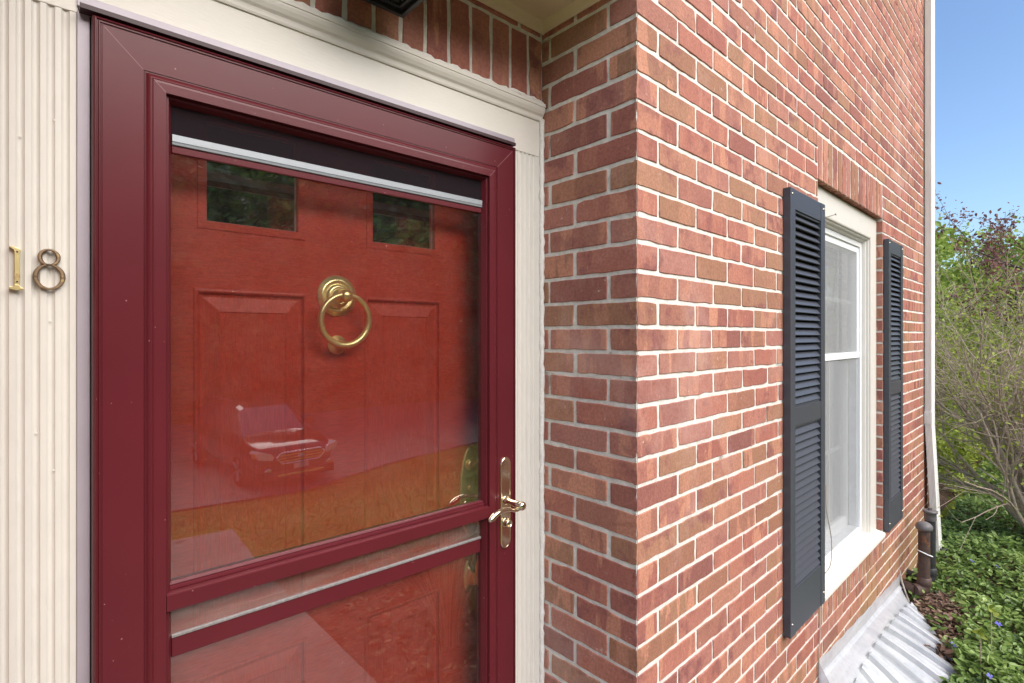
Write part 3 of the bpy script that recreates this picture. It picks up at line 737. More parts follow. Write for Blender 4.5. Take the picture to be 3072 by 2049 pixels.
# jambs between storm door and door
jm=MB()
jm.box(.0300,.0618,YT+.0125,DYF+.05,PORCH,.50); jm.box(.9502,.985,YT+.0125,DYF+.05,PORCH,.50); jm.box(.0300,.985,YT+.0125,DYF+.05,DZT+.0005,.52)
jm.build('door_jamb',['reddoor'],house)
th=MB(); th.box(.03,.985,YT-.05,DYF+.05,PORCH-.02,PORCH+.015); th.build('threshold',['galv'],house)
# dark sheet painting the unlit interior behind the lites
ib=MB(); ib.box(.0,1.0,DYF+.05,DYF+.055,PORCH,.5); ib.build('interior_dark_sheet',['darkgap'],house)

# knocker
kp=MB(); kc=(.5055,DYF,.0885)
kp.lathe(kc,(0,-1,0),[(.0455,0),(.0460,.0018),(.0452,.0034),(.0405,.0048),(.0385,.0075),(.0345,.0092),(.0300,.0080),(.0285,.0062),(.0262,.0068),(.0250,.0100),(.0215,.0125),(.0175,.0130),(.0162,.0118),(.0150,.0135),(.0120,.0165),(.0085,.0200),(.0070,.0260),(.0078,.0300)],48)
kp.lathe((.5055,DYF-.046,.0865),(0,-1,0),[(.006,-.018),(.0095,-.014),(.0138,-.007),(.0145,0),(.0138,.006),(.0115,.0105),(.0080,.0133),(.0040,.0147),(.0004,.015)],32)
kp.build('knocker_plate',['brass'],dooro)
kr=MB(); cz0=.0865-.0530; RR=.0552
kr.tube([(.5055+RR*math.sin(2*math.pi*k/64),DYF-.046+.004*math.cos(math.pi*2*k/64)*-1,cz0+RR*math.cos(2*math.pi*k/64)) for k in range(65)],[.0068+.0008*math.cos(2*math.pi*k/64) *-1 for k in range(65)],14,cap=False)
kr.build('knocker_ring',['brass'],dooro)
ks=MB(); ks.lathe((.5055,DYF,-.0215),(0,-1,0),[(.0215,0),(.0218,.0018),(.0200,.0035),(.0165,.0042),(.0150,.0060),(.0120,.0075),(.0085,.0090),(.0078,.0200),(.0100,.0240),(.0110,.0280),(.0095,.0325),(.005,.0345),(.0005,.035)],32)
ks.build('striker_button',['brass'],dooro)
# handle set of the inner door
op=MB(); oc=(.8800,DYF,-.4237)
op.lathe(oc,(0,-1,0),[(.0345,0),(.0350,.0018),(.0335,.0042),(.0310,.0052),(.0285,.0048),(.0280,.0042)],48,sz=3.52)
op.lathe((.883,DYF-.004,-.3511),(0,-1,0),[(.0180,0),(.0180,.004),(.0165,.0052),(.0120,.0056),(.0118,.0075),(.0105,.0082),(.0005,.0084)],28)
T0=Matrix.Translation((.883,DYF-.013,-.3511))@Matrix.Rotation(R(-32),4,'Y')
op.box(-.004,.022,-.009,.0,-.0038,.0038,0,T=lambda p:T0@p)
op.lathe((.8768,DYF-.0045,-.4130),(0,-1,0),[(.0080,0),(.0080,.0035),(.0062,.0048),(.0005,.0052)],20)
op.build('lock_plate',['brassplate'],dooro)
gr=MB()
p_,r_=smooth_path([(.880,DYF-.004,-.500),(.880,DYF-.030,-.497),(.880,DYF-.052,-.505),(.880,DYF-.060,-.530),(.880,DYF-.056,-.560),(.880,DYF-.046,-.590),(.880,DYF-.036,-.620),(.880,DYF-.034,-.645),(.880,DYF-.042,-.662),(.880,DYF-.052,-.668)],[.009,.008,.0072,.0085,.0085,.0075,.0062,.0056,.0056,.006]); gr.tube(p_,r_,14)
gr.lathe((.880,DYF-.054,-.668),(0,-1,0),[(.004,-.008),(.0085,-.003),(.0092,.001),(.007,.006),(.0005,.008)],16)
gr.lathe((.8745,DYF,-.6515),(0,-1,0),[(.0160,0),(.0165,.0015),(.0150,.004),(.0128,.0045),(.0085,.010),(.0060,.022),(.0055,.034)],28,sz=2.7)
gr.build('grip_handle',['brassplate'],dooro)

# ------------------------------------------------------------------ house numbers
def num8():
    mb=MB(); Y0=YT-.0005
    def ring(cx,cz,ax,az,w_side,w_tb,skip=None):
        n=56; V=[]
        for k in range(n):
            t=2*math.pi*k/n; c,s=math.cos(t),math.sin(t); w=w_tb+(w_side-w_tb)*abs(c)**1.6
            ex,ez=cx+ax*c,cz+az*s; nx,nz=c/ax,s/az; L=math.hypot(nx,nz); nx/=L; nz/=L
            for q,h in ((-.5,0.),(-.5,.0045),(-.22,.0075),(.22,.0075),(.5,.0045),(.5,0.)):
                V.append(Vector((ex+nx*w*q,Y0-h,ez+nz*w*q)))
        mb.add(V,[(k*6+j,((k+1)%n)*6+j,((k+1)%n)*6+j+1,k*6+j+1) for k in range(n) for j in range(5)],0,False)
    ring(.0148,.1200,.0108,.0118,.0058,.0028)
    ring(.0150,.0902,.0160,.0185,.0066,.0030)
    mb.lathe((.0302,YT-.0078,.0900),(0,-1,0),[(.0014,0),(.0012,.0008),(.0002,.001)],10)
    mb.lathe((-.0004,YT-.0078,.0900),(0,-1,0),[(.0014,0),(.0012,.0008),(.0002,.001)],10)
    return mb
o8=num8().build('house_number',['bronze'],None)
tag(o8,'weathered brown bronze numeral 8 on the fluted cream pilaster','house number','brass house numbers beside the door')
n1=MB(); Y0=YT-.0005
stem=[(-.0250,.0745),(-.0185,.0745),(-.0180,.0790),(-.0182,.1215),(-.0172,.1272),(-.0178,.1290),(-.0235,.1315),(-.0265,.1318),(-.0300,.1325),(-.0305,.1312),(-.0282,.1296),(-.0250,.1265),(-.0246,.1230),(-.0248,.0790)]
n1.prism(stem,lambda p:Vector((p[0],Y0,p[1])),lambda p:Vector((p[0],Y0-.0072,p[1])))
foot=[(-.0310,.0705),(-.0300,.0722),(-.0262,.0725),(-.0242,.0758),(-.0192,.0758),(-.0175,.0722),(-.0150,.0712),(-.0140,.0695),(-.0160,.0683),(-.0220,.0668),(-.0285,.0683)]
n1.prism(foot,lambda p:Vector((p[0],Y0,p[1])),lambda p:Vector((p[0],Y0-.0080,p[1])))
for z in (.1245,.0800): n1.lathe((-.0214,Y0-.0072,z),(0,-1,0),[(.0013,0),(.0011,.0008),(.0002,.0009)],10,1)
o1=n1.build('house_number',['brassn','darkgap'],None,bevel=.0014)
tag(o1,'yellow brass numeral 1 with curved foot, left of the bronze 8','house number','brass house numbers beside the door')

# ------------------------------------------------------------------ lantern under the porch ceiling
ln=empty('porch_lantern',(.515,.960,.72),'black metal box lantern hanging from the porch ceiling over the door header','lantern')
lx0,lx1,ly0,ly1,lz=.440,.612,.905,1.052,.708
fr=MB()
for (z,w,o_) in ((lz,.010,.0),(lz+.009,.016,-.005)):
    x0,x1,y0,y1=lx0-o_*0+(-o_),lx1+o_,ly0-o_,ly1+o_
    h=.008
    fr.box(x0,x1,y0,y0+w,z,z+h); fr.box(x0,x1,y1-w,y1,z,z+h); fr.box(x0,x0+w,y0+w,y1-w,z,z+h); fr.box(x1-w,x1,y0+w,y1-w,z,z+h)
for x in (lx0+.006,lx1-.016):
    for y in (ly0+.006,ly1-.016): fr.box(x,x+.010,y,y+.010,lz+.0172,.860)
fr.box(lx0-.004,lx1+.004,ly0-.004,ly1+.004,.860,.886)
fr.build('lantern_frame',['blackmetal'],ln,bevel=.001)
for nm,(x0,x1,y0,y1) in {'b':(lx0+.017,lx1-.017,ly1-.012,ly1-.010),'f':(lx0+.017,lx1-.017,ly0+.010,ly0+.012),'l':(lx0+.010,lx0+.012,ly0+.017,ly1-.017),'r':(lx1-.012,lx1-.010,ly0+.017,ly1-.017)}.items():
    g=MB(); g.box(x0,x1,y0,y1,lz+.0175,.8595); g.build('lantern_glass',['frost'],ln)
bb=MB(); bb.lathe((.512,.952,.858),(0,0,-1),[(.013,0),(.013,.03),(.020,.045),(.028,.065),(.028,.085),(.020,.10),(.004,.108)],20); bb.build('bulb',['lampwhite'],ln)
st_=MB(); st_.box(lx1-.0125,lx1-.0105,ly1-.0175,ly1-.0155,lz+.018,.8594); st_.build('painted_light_slit',['lampwhite'],ln)  # white strip painting the bright slit of light in the back corner
# ------------------------------------------------------------------ window
def FT_(p): return FW(p[0],p[1],p[2])
def fbox(mb,s0,s1,o0,o1,z0,z1,mi=0): mb.box(s0,s1,o0,o1,z0,z1,mi,T=lambda p:FW(p.x,p.y,p.z))
win=MB()
CI0,CI1=1.485,2.300     # casing inner edges
# casing (brickmould) with stepped reveal
def casing_frame(mb,prof,s0,s1,z0,z1,mi=0):
    V=[]
    n=len(prof)
    for i_,(ins,o_) in enumerate(prof):
        V+=[FW(s0+ins,o_,z0),FW(s0+ins,o_,z1-ins),FW(s1-ins,o_,z1-ins),FW(s1-ins,o_,z0)]
    Fs=[(i*4+k,i*4+k+1,(i+1)*4+k+1,(i+1)*4+k) for i in range(n-1) for k in range(3)]
    mb.add(V,Fs,mi)
CP=[(.001,-.10),(.001,-.032),(.004,-.028),(.118,-.028),(.1225,-.030),(.1235,-.036),(.130,-.038),(.133,-.048),(.140,-.052),(.145,-.066),(.150,-.10)]
casing_frame(win,CP,WS0,WS1-.001,-1.10,WZ1-.002)
wino=win.build('window',['cream'],house)
tag(wino,None)
vf=MB(); wf0,wf1,wzt,wzb=WS0+.146,WS1-.147,.507,-1.078
def fframe(mb,s0,s1,z0,z1,w,o0,o1,mi=0,wb=None):
    wb=wb or w
    fbox(mb,s0,s0+w,o0,o1,z0,z1,mi); fbox(mb,s1-w,s1,o0,o1,z0,z1,mi); fbox(mb,s0+w,s1-w,o0,o1,z1-w,z1,mi); fbox(mb,s0+w,s1-w,o0,o1,z0,z0+wb,mi)
fframe(vf,wf0,wf1,wzb,wzt,.026,-.12,-.066)
fframe(vf,wf0+.0262,wf1-.0262,-.122,wzt-.0262,.032,-.118,-.074)      # top sash
fframe(vf,wf0+.0262,wf1-.0262,wzb+.0262,-.088,.032,-.155,-.1205,wb=.055)  # lower sash, further in
fbox(vf,wf0+.0264,wf1-.0264,-.0755,-.0705,-.122,-.092)
vf.build('sash_frame',['white'],wino,bevel=.0015)
tk=MB(); fbox(tk,wf0+.0264,wf0+.045,-.116,-.08,wzb+.0266,-.123); fbox(tk,wf1-.045,wf1-.0264,-.116,-.08,wzb+.0266,-.123); fbox(tk,wf0+.046,wf1-.046,-.119,-.0775,wzb+.0266,wzb+.034); tk.build('window_track',['vinylgrey'],wino)
def fpane(name,s0,s1,z0,z1,o,mat,parent):
    mb=MB(); mb.add([FW(s0,o,z0),FW(s1,o,z0),FW(s1,o,z1),FW(s0,o,z1)],[(0,1,2,3)]); return mb.build(name,[mat],parent,recalc=False)
fpane('window_screen',wf0+.027,wf1-.027,wzb+.027,wzt-.058,-.0765,'winscreen',wino)
fpane('window_pane',wf0+.057,wf1-.057,-.090,wzt-.057,-.098,'winglass',wino)
fpane('window_pane',wf0+.057,wf1-.057,wzb+.08,-.119,-.138,'winglass',wino)
mu=MB()
for t in (1/3,2/3):
    s=wf0+.058+(wf1-wf0-.116)*t
    fbox(mu,s-.009,s+.009,-.108,-.102,-.089,wzt-.058); fbox(mu,s-.009,s+.009,-.148,-.142,wzb+.08,-.1195)
fbox(mu,wf0+.058,wf1-.058,-.1095,-.1015,.172,.19); fbox(mu,wf0+.058,wf1-.058,-.1495,-.1415,-.62,-.602)
mu.build('window_grille',['white'],wino)
cu=MB(); nn=140; V=[]
for i in range(nn+1):
    s=wf0+.02+(wf1-wf0-.04)*i/nn; o_=-.205+.012*math.sin(i*.55)+.006*math.sin(i*1.37+1)
    V+=[FW(s,o_,wzb),FW(s,o_,wzt)]
cu.add(V,[(2*i,2*i+2,2*i+3,2*i+1) for i in range(nn)],0,True); cu.build('curtain',['curtain'],wino,recalc=False)
rm=MB(); fbox(rm,wf0-.05,wf1+.05,-.50,-.49,-1.3,.7); fbox(rm,wf0-.06,wf0-.05,-.49,-.12,-1.3,.7); fbox(rm,wf1+.05,wf1+.06,-.49,-.12,-1.3,.7); rm.build('room_behind',['room'],wino)
si=MB()
sp=[(.014,-1.124),(.016,-1.106),(.012,-1.100),(-.022,-1.093),(-.066,-1.079),(-.10,-1.079),(-.10,-1.124)]
si.prism(sp,lambda p:FW(WS0+.002,p[0],p[1]),lambda p:FW(WS1-.004,p[0],p[1]))
si.build('window_sill',['sill'],wino,bevel=.001)
# ------------------------------------------------------------------ shutters
def shutter(s0,s1,label):
    z0,z1,T=-1.103,.540,.0275
    st_w=.050; fr=MB()
    fbox(fr,s0,s0+st_w,.001,T,z0,z1); fbox(fr,s1-st_w,s1,.001,T,z0,z1)
    rails=[(z1-.075,z1),(-.338,-.268),(z0,z0+.165)]
    for a_,b_ in rails: fbox(fr,s0+st_w,s1-st_w,.003,T-.0015,a_,b_)
    # step bead on rails towards louvres
    for a_,b_ in ((rails[0][0]-.008,rails[0][0]),(rails[1][1],rails[1][1]+.008),(rails[1][0]-.008,rails[1][0]),(rails[2][1],rails[2][1]+.008)):
        fbox(fr,s0+st_w,s1-st_w,.003,T-.006,a_,b_)
    o=fr.build('shutter',['black'],house,bevel=.0015); o['label']=label
    lv=MB(); 
    for top,bot in ((rails[0][0]-.008,rails[1][1]+.008),(rails[1][0]-.008,rails[2][1]+.008)):
        m=int(round((top-bot)/.0290)); p=(top-bot)/m
        for i in range(m):
            zt=top-i*p
            # slat: tilted blade, front edge low
            prof=[(T-.004,zt-p*.93),(T-.0025,zt-p*.86),(.0075,zt-p*.02),(.0045,zt-p*.02),(.0045,zt-p*.10),(T-.0065,zt-p*.95)]
            s_a,s_b=s0+st_w-.002,s1-st_w+.002
            lv.prism(prof,lambda q,s_a=s_a:FW(s_a,q[0],q[1]),lambda q,s_b=s_b:FW(s_b,q[0],q[1]))
    lv.build('louvres',['black'],o)
    bk=MB(); fbox(bk,s0+st_w-.002,s1-st_w+.002,.0008,.0016,z0+.02,z1-.02); bk.build('shutter_shadow_gap',['darkgap'],o)
    for (s,z) in ((s0+.018,z1-.022),(s0+.018,z0+.045),(s1-.018,z1-.022),(s1-.018,z0+.045)):
        sc_=MB(); c=FW(s,T,z); nrm=FW(0,1,0)-FW(0,0,0); sc_.lathe(c,nrm,[(.0045,0),(.004,.0018),(.001,.0022)],12); sc_.build('shutter_screw',['nickel'],o)
    return o
shutter(.950,1.343,'near black louvred shutter on the left side of the window')
shutter(2.462,2.822,'far black louvred shutter on the right side of the window')
nl=MB(); nl.tube([FW(1.343,.012,.485),FW(1.372,.058,.500)],.0016,8); nl.lathe(FW(1.372,.058,.500),(FW(1.372,.058,.500)-FW(1.343,.012,.485)),[(.0045,0),(.0045,.0012),(.0006,.002)],12); nl.build('nail',['steel'],house)

# ------------------------------------------------------------------ downspout
ds=MB()
def spout(mb,s0,s1,o0,o1,za,zb_,ds_b=0,do_b=0):
    pts=[]; d=.0035
    # corrugated left/front outline
    k=5
    for i in range(k*4+1):
        t=i/(k*4); pts.append((s0+(0 if (i%4) in (0,3) else d),o0+(o1-o0)*t))
    for i in range(1,k*4+1):
        t=i/(k*4); pts.append((s0+(s1-s0)*t,o1-(0 if (i%4) in (0,3) else d*.8)))
    pts+= [(s1,o0)]
    n=len(pts)
    V=[FW(p[0],p[1],za) for p in pts]+[FW(p[0]+ds_b,p[1]+do_b,zb_) for p in pts]
    mb.add(V,[(i,(i+1)%n,n+(i+1)%n,n+i) for i in range(n)]+[tuple(range(n)),tuple(range(n,2*n))],0)
spout(ds,3.655,3.79,.006,.044,2.98,-.545)
spout(ds,3.651,3.779,.004,.046,-.545,-.635)
spout(ds,3.655,3.79,.006,.044,-.635,-1.57,.03,.040)
dso=ds.build('downspout',['spout'],house)
bt=MB()
for i in range(7):
    z=-1.52-.016*i
    bt.lathe(FW(3.757,.072,z),(0,0,-1),[(.040,0),(.052,.003),(.052,.010),(.042,.013),(.042,.016)],20)
bt.build('drain_boot',['pvcblack'],dso)

# ------------------------------------------------------------------ vent pipes
def pipe_vent(x,y,r,ztop,zel,xw,yw,mat,label,cap):
    root=empty('vent_pipe',(x,y,GZ),label,'pipe')
    mb=MB(); mb.tube([(x,y,ztop),(x,y,zel+.03)],r,24)
    mb.lathe((x,y,zel+.075),(0,0,-1),[(r,0),(r*1.22,.004),(r*1.25,.045),(r*1.1,.052)],24)
    p_,r_=smooth_path([(x,y,zel+.05),(x-.002,y+.004,zel+.018),(x-.02,y+.018,zel),(x-.055,y+.04,zel)],[r*1.2,r*1.22,r*1.2,r*1.15],6); mb.tube(p_,r_,24)
    mb.tube([(x-.045,y+.034,zel),(xw,yw,zel)],r*.95,20)
    mb.build('pipe',[mat],root)
    c=MB()
    if cap=='dome':
        c.lathe((x,y,ztop-.004),(0,0,1),[(r*1.0,0),(r*1.36,.004),(r*1.46,.016),(r*1.40,.028),(r*1.1,.040),(r*.6,.048),(r*.02,.051)],28)
    else:
        c.lathe((x,y,ztop-.055),(0,0,1),[(r*1.08,0),(r*1.08,.008),(r*1.12,.010),(r*1.08,.018),(r*1.12,.022),(r*1.1,.045),(r*1.36,.048),(r*1.36,.060),(r*1.1,.062)],28)
        c.lathe((x,y,ztop+.006),(0,0,1),[(r*.42,0),(r*.42,.016),(r*.01,.016)],6,0,False)
    c.build('pipe_cap',['pvccap'],root); return root
pipe_vent(4.005,.748,.0300,-1.172,-1.535,4.00,.90,'pvcbrown','rusty brown vent pipe with domed cap, nearer of the two by the wall','dome')
pipe_vent(4.190,.752,.0285,-1.105,-1.530,4.20,.92,'pvcblack','black capped cleanout pipe with flat collar, between the brown pipe and the downspout','flat')
# white ring leaning on the brown pipe
wr=empty('plastic_ring',(4.0,.75,-1.33),'small white plastic hoop hung round the brown vent pipe','hoop')
m_=MB(); T1=Matrix.Translation((4.003,.744,-1.315))@Matrix.Rotation(R(-42),4,'Z')@Matrix.Rotation(R(24),4,'Y')
m_.tube([T1@Vector((.043*math.cos(2*math.pi*k/40),.033*math.sin(2*math.pi*k/40),0)) for k in range(41)],.0032,8,cap=False); m_.build('hoop',['white'],wr)

# ------------------------------------------------------------------ window well and its corrugated cover
wc=empty('window_well_cover',tuple(FW(2.1,.2,GZ)),'clear corrugated plastic window well cover standing against the brick wall below the window','cover')
SC,AA,BB=2.12,.78,.325
def wall_z(s): return -1.438-.098*(s-1.45)/1.36
def prof_h(u):   # corrugation, u in s metres
    p=.118; t=((u/p)%1)
    if t<.12: return t/.12
    if t<.50: return 1
    if t<.62: return 1-(t-.50)/.12
    return 0
NS,NO=260,34; V=[];Fc=[]
for i in range(NS+1):
    s=SC-AA+2*AA*i/NS; e=abs((s-SC)/AA); omax=(BB+.02)*max(0,1-e**1.3)+.02
    hh=prof_h(s-SC+.35)
    for j in range(NO+1):
        t=j/NO; o_=.006+(omax-.006)*t
        zr=GZ+.012; base=wall_z(s)+(zr-wall_z(s))*(t**1.25)
        ramp_=min(1,max(0,(o_-.075)/.008)); edge=min(1,max(0,(1-t)/.06+.75))
        V.append(FW(s,o_,base+.026*hh*ramp_*edge)); 
for i in range(NS):
    for j in range(NO): Fc.append((i*(NO+1)+j,(i+1)*(NO+1)+j,(i+1)*(NO+1)+j+1,i*(NO+1)+j+1))
cmesh=MB(); cmesh.add(V,Fc)
cmesh.build('corrugated_sheet',['cover'],wc,recalc=False)
fl=MB(); V=[]
for i in range(60):
    s=SC-AA+2*AA*i/59; z=wall_z(s); V+=[FW(s,.0035,z+.072+.003*math.sin(i*.9)),FW(s,.004,z+.01),FW(s,.012,z+.002),FW(s,.018,z-.003)]
fl.add(V,[(i*4+j,(i+1)*4+j,(i+1)*4+j+1,i*4+j+1) for i in range(59) for j in range(3)]); 
fl.add([FW(SC-AA,.0035,wall_z(SC-AA)+.072),FW(SC-AA,.0035,GZ),FW(SC-AA,.05,GZ),FW(SC-AA,.045,wall_z(SC-AA))],[(0,1,2,3)])
fl.build('wall_flange',['cover'],wc,recalc=False)
ww=empty('window_well',tuple(FW(2.1,.2,GZ-.4)),'curved galvanised steel window well under the clear cover','window well')
wv=MB(); V=[]
NB=40
for i in range(NB+1):
    t=math.pi*i/NB; s=SC-.02+(AA-.03)*math.cos(t); o_=.008+BB*max(0,1-abs(math.cos(t))**1.3)
    V+=[FW(s,o_,GZ+.008),FW(s,o_,GZ-.7)]
wv.add(V,[(2*i,2*i+2,2*i+3,2*i+1) for i in range(NB)],0,True)
wv.build('well_wall',['galv'],ww,recalc=False)
# cable along wall
cb=MB(); p_,r_=smooth_path([FW(1.349,.030,-.62),FW(1.352,.030,-.72),FW(1.40,.035,-.86),FW(1.385,.035,-.96),FW(1.347,.012,-1.02),FW(1.343,.008,-1.14),FW(1.350,.006,-1.25),FW(1.338,.005,-1.33),FW(1.352,.005,-1.40),FW(1.36,.006,-1.46)],[.0024]*10,8); cb.tube(p_,r_,8)
co=cb.build('cable',['cable'],None); tag(co,'thin beige cable looping from the window sill down the brick beside the near shutter','cable')
cb=MB(); p_,r_=smooth_path([(3.96,.862,-1.44),(3.955,.85,-1.50),(3.93,.82,-1.57),(3.90,.79,-1.625)],[.005]*4,8); cb.tube(p_,r_,8)
co=cb.build('cable',['cable'],None); tag(co,'short tan cable dropping from the wall to the soil beside the brown vent pipe','cable')

# ------------------------------------------------------------------ terrain
def gz(x,y):
    """ground height"""
    if y>-2.6: base=GZ-.05*max(0,min(1,(-y)/2.6))
    else:
        t=min(1,(-2.6-y)/6.4); base=GZ-.05-(3.24-1.68)*(t*t*(3-2*t)*.35+t*.65)
    return base
tr=MB(); gx=np.concatenate([np.linspace(-300,-20,8),np.linspace(-16,24,41),np.linspace(30,300,8)]); gy=np.concatenate([np.linspace(-300,-30,8),np.linspace(-26,6,65),np.linspace(12,300,7)])
V=[]
for y in gy:
    for x in gx:
        z=gz(x,y)+ (.02*math.sin(x*1.7)*math.cos(y*1.3))
        if SC-AA<(x-KX)<SC+AA and .2<y<KY+.2: pass
        V.append(Vector((x,y,z-.012)))
nx_=len(gx)
tr.add(V,[(j*nx_+i,j*nx_+i+1,(j+1)*nx_+i+1,(j+1)*nx_+i) for j in range(len(gy)-1) for i in range(nx_-1)],0,True)
tag(tr.build('ground',['lawn'],None,recalc=False),kind='structure')
# bed soil
sm=MB(); V=[]; nx2,ny2=122,58
def bedz(x,y): return gz(x,y)+.010*math.sin(x*5+y*3)+.008*math.sin(x*11-y*7)+.022
bx0,bx1,by0,by1=1.175,10.5,-1.75,2.6
for j in range(ny2+1):
    for i in range(nx2+1):
        x=bx0+(bx1-bx0)*i/nx2; y=by0+(by1-by0)*j/ny2
        V.append(Vector((x,y,bedz(x,y)+.006)))
fs=[]
for j in range(ny2):
    for i in range(nx2):
        x=bx0+(bx1-bx0)*(i+.5)/nx2; y=by0+(by1-by0)*(j+.5)/ny2
        s=(x-KX); o_=(KY+.033*s)-y
        if -.1<o_<(BB-.04)*(1-min(1,abs((s-SC)/(AA-.08)))**1.3) : continue
        fs.append((j*(nx2+1)+i,j*(nx2+1)+i+1,(j+1)*(nx2+1)+i+1,(j+1)*(nx2+1)+i))
sm.add(V,fs,0,True); tag(sm.build('planting_bed',['soil'],None,recalc=False),kind='structure')
# walkway
wk=MB(); poly=[(-.30,.95),(1.17,.95),(1.17,-1.75),(1.21,-2.3),(1.28,-2.95),(.85,-3.06),(-2.6,-3.6),(-2.6,-2.4),(-.35,-2.0)]
V0=[Vector((x,y,gz(x,y)+.045)) for x,y in poly]; V1=[Vector((x,y,gz(x,y)-.05)) for x,y in poly]; n_=len(poly)
wk.add(V0+V1,[tuple(range(n_))]+[(i,n_+i,n_+(i+1)%n_,(i+1)%n_) for i in range(n_)])
tag(wk.build('walkway',['stonewalk'],None),kind='structure')
pl=MB(); pl.box(LX-.02,KX-.005,KY-.25,YT+.05,GZ,PORCH); tag(pl.build('porch_step',['stonewalk'],None,bevel=.006),kind='structure')
# driveway
dv=MB(); e1=[(-12,-9.1),(-4,-9.2),(1.9,-9.3),(4.2,-9.0),(6.6,-9.95),(10,-10.6),(16,-11.2),(26,-12)]; e2=[(26,-19),(16,-20),(8,-20),(0,-20.5),(-12,-21)]
pts=e1+e2; V=[Vector((x,y,gz(x,y)+.014)) for x,y in e1]+[Vector((x,y,gz(x,-20)+.014)) for x,y in e2]
dv.add(V,[tuple(range(len(V)))]); tag(dv.build('driveway',['asphalt'],None),kind='structure')

# ------------------------------------------------------------------ leaves
def leaf_cloud(name,P,size,mat,parent=None,upbias=0.0,aspect=.5,rndv=None,fold=.25,jit=.4):
    """each leaf: 2 quads folded along midrib. P (n,3)"""
    n=len(P); size=np.asarray(size)*np.ones(n)
    d=rng.normal(size=(n,3)); d[:,2]*=(1-upbias*.8); d/=np.linalg.norm(d,axis=1)[:,None]
    nr=rng.normal(size=(n,3)); nr[:,2]+=upbias*3; nr-= (nr*d).sum(1)[:,None]*d; nr/=np.linalg.norm(nr,axis=1)[:,None]
    w=np.cross(nr,d)
    L=(size*(1+rng.uniform(-jit,jit,n)))[:,None]; Wd=L*aspect*.5
    a=P; b=P+d*L; m1=P+d*L*.32; m2=P+d*L*.72
    V=np.stack([a, m1+w*Wd+nr*Wd*fold, m2+w*Wd*.75+nr*Wd*fold, b, m2-w*Wd*.75+nr*Wd*fold, m1-w*Wd+nr*Wd*fold],1).reshape(-1,3)
    base=(np.arange(n)*6)[:,None]
    Fq=np.concatenate([base+np.array([[0,1,2,3]]),base+np.array([[0,3,4,5]])],0)
    if rndv is None: rndv=rng.uniform(0,1,n)
    r=np.repeat(np.stack([rndv,rng.uniform(0,1,n),rng.uniform(0,1,n)],1),6,0)
    return np_mesh(name,V,Fq,mat,parent,r)
def in_cover(x,y):
    s=(x-KX); o_=(KY+.033*s)-y
    return o_<(BB+.045)*(1-np.minimum(1,np.abs((s-SC)/(AA+.04)))**1.3)*(np.abs(s-SC)<AA+.04)+.0
# groundcover (vinca): dense near the camera wedge
n=120000
x=3.05+7.2*rng.uniform(0,1,n)**1.5; y=rng.uniform(-.9,2.5,n)
keep=~in_cover(x,y)
wy=KY+.033*(x-KX)
keep&=~((y>wy-.01)&(x<KX+WEND+.02))
bare=np.exp(-(((x-3.95)/.26)**2+((y-.68)/.14)**2))+.7*np.exp(-(((x-3.62)/.20)**2+((y-.56)/.07)**2)); keep&=rng.uniform(0,1,n)>bare*1.25
x=x[keep]; y=y[keep]
clump=(np.sin(x*7+1.3*np.sin(y*9))*np.cos(y*8+x*2)+np.sin(x*19-y*11)*.5)
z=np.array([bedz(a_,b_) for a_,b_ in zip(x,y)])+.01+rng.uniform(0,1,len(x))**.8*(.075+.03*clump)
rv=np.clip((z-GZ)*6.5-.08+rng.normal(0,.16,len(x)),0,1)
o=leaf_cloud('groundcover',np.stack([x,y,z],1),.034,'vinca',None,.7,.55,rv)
tag(o,kind='stuff')
# litter
n=9000; x=rng.uniform(3.2,5.2,n); y=rng.uniform(.2,.95,n); keep=~in_cover(x,y); x=x[keep]; y=y[keep]
z=np.array([bedz(a_,b_) for a_,b_ in zip(x,y)])+.008+rng.uniform(0,.018,len(x))
tag(leaf_cloud('leaf_litter',np.stack([x,y,z],1),.032,'litter',None,.8,.45),kind='stuff')
# leaf pile on the cover
n=60; P=np.array([list(FW(2.26+random.gauss(0,.03),.290+random.gauss(0,.016),-1.575+random.uniform(0,.02))) for _ in range(n)])
tag(leaf_cloud('dead_leaves',P,.035,'litter',None,.5,.5,rng.uniform(0,.6,n)),'small heap of curled brown leaves lying on the clear window well cover','dead leaves')
# periwinkle flowers
fk=0
def flower(x,y,z,r,mat,name,label,grp,cat):
    mb=MB(); c=Vector((x,y,z)); ax=Vector((random.uniform(-.5,.1),random.uniform(-.8,-.2),1)).normalized(); a_=ax.orthogonal().normalized(); b_=ax.cross(a_)
    V=[c]; 
    for k in range(5):
        t=2*math.pi*k/5
        for dt,rr in ((-.42,.75),(0.05,1.0),(.45,.8)): V.append(c+(a_*math.cos(t+dt)+b_*math.sin(t+dt))*r*rr+ax*r*.15)
    for k in range(5): mb.add([V[0],V[1+k*3],V[2+k*3],V[3+k*3]],[(0,1,2,3)])
    mb.tube([c-Vector((0,0,.05)),c],.0012,5)
    o=mb.build(name,[mat],None,recalc=False); return tag(o,label,cat,grp)
def ray(u,v,zpl):
    TH=R(41.7286); a=(u-1536)/F_PX; b=(1006-v)/F_PX
    d=Vector((math.sin(TH)+math.cos(TH)*a,math.cos(TH)-math.sin(TH)*a,b)); return d*(zpl/d.z)
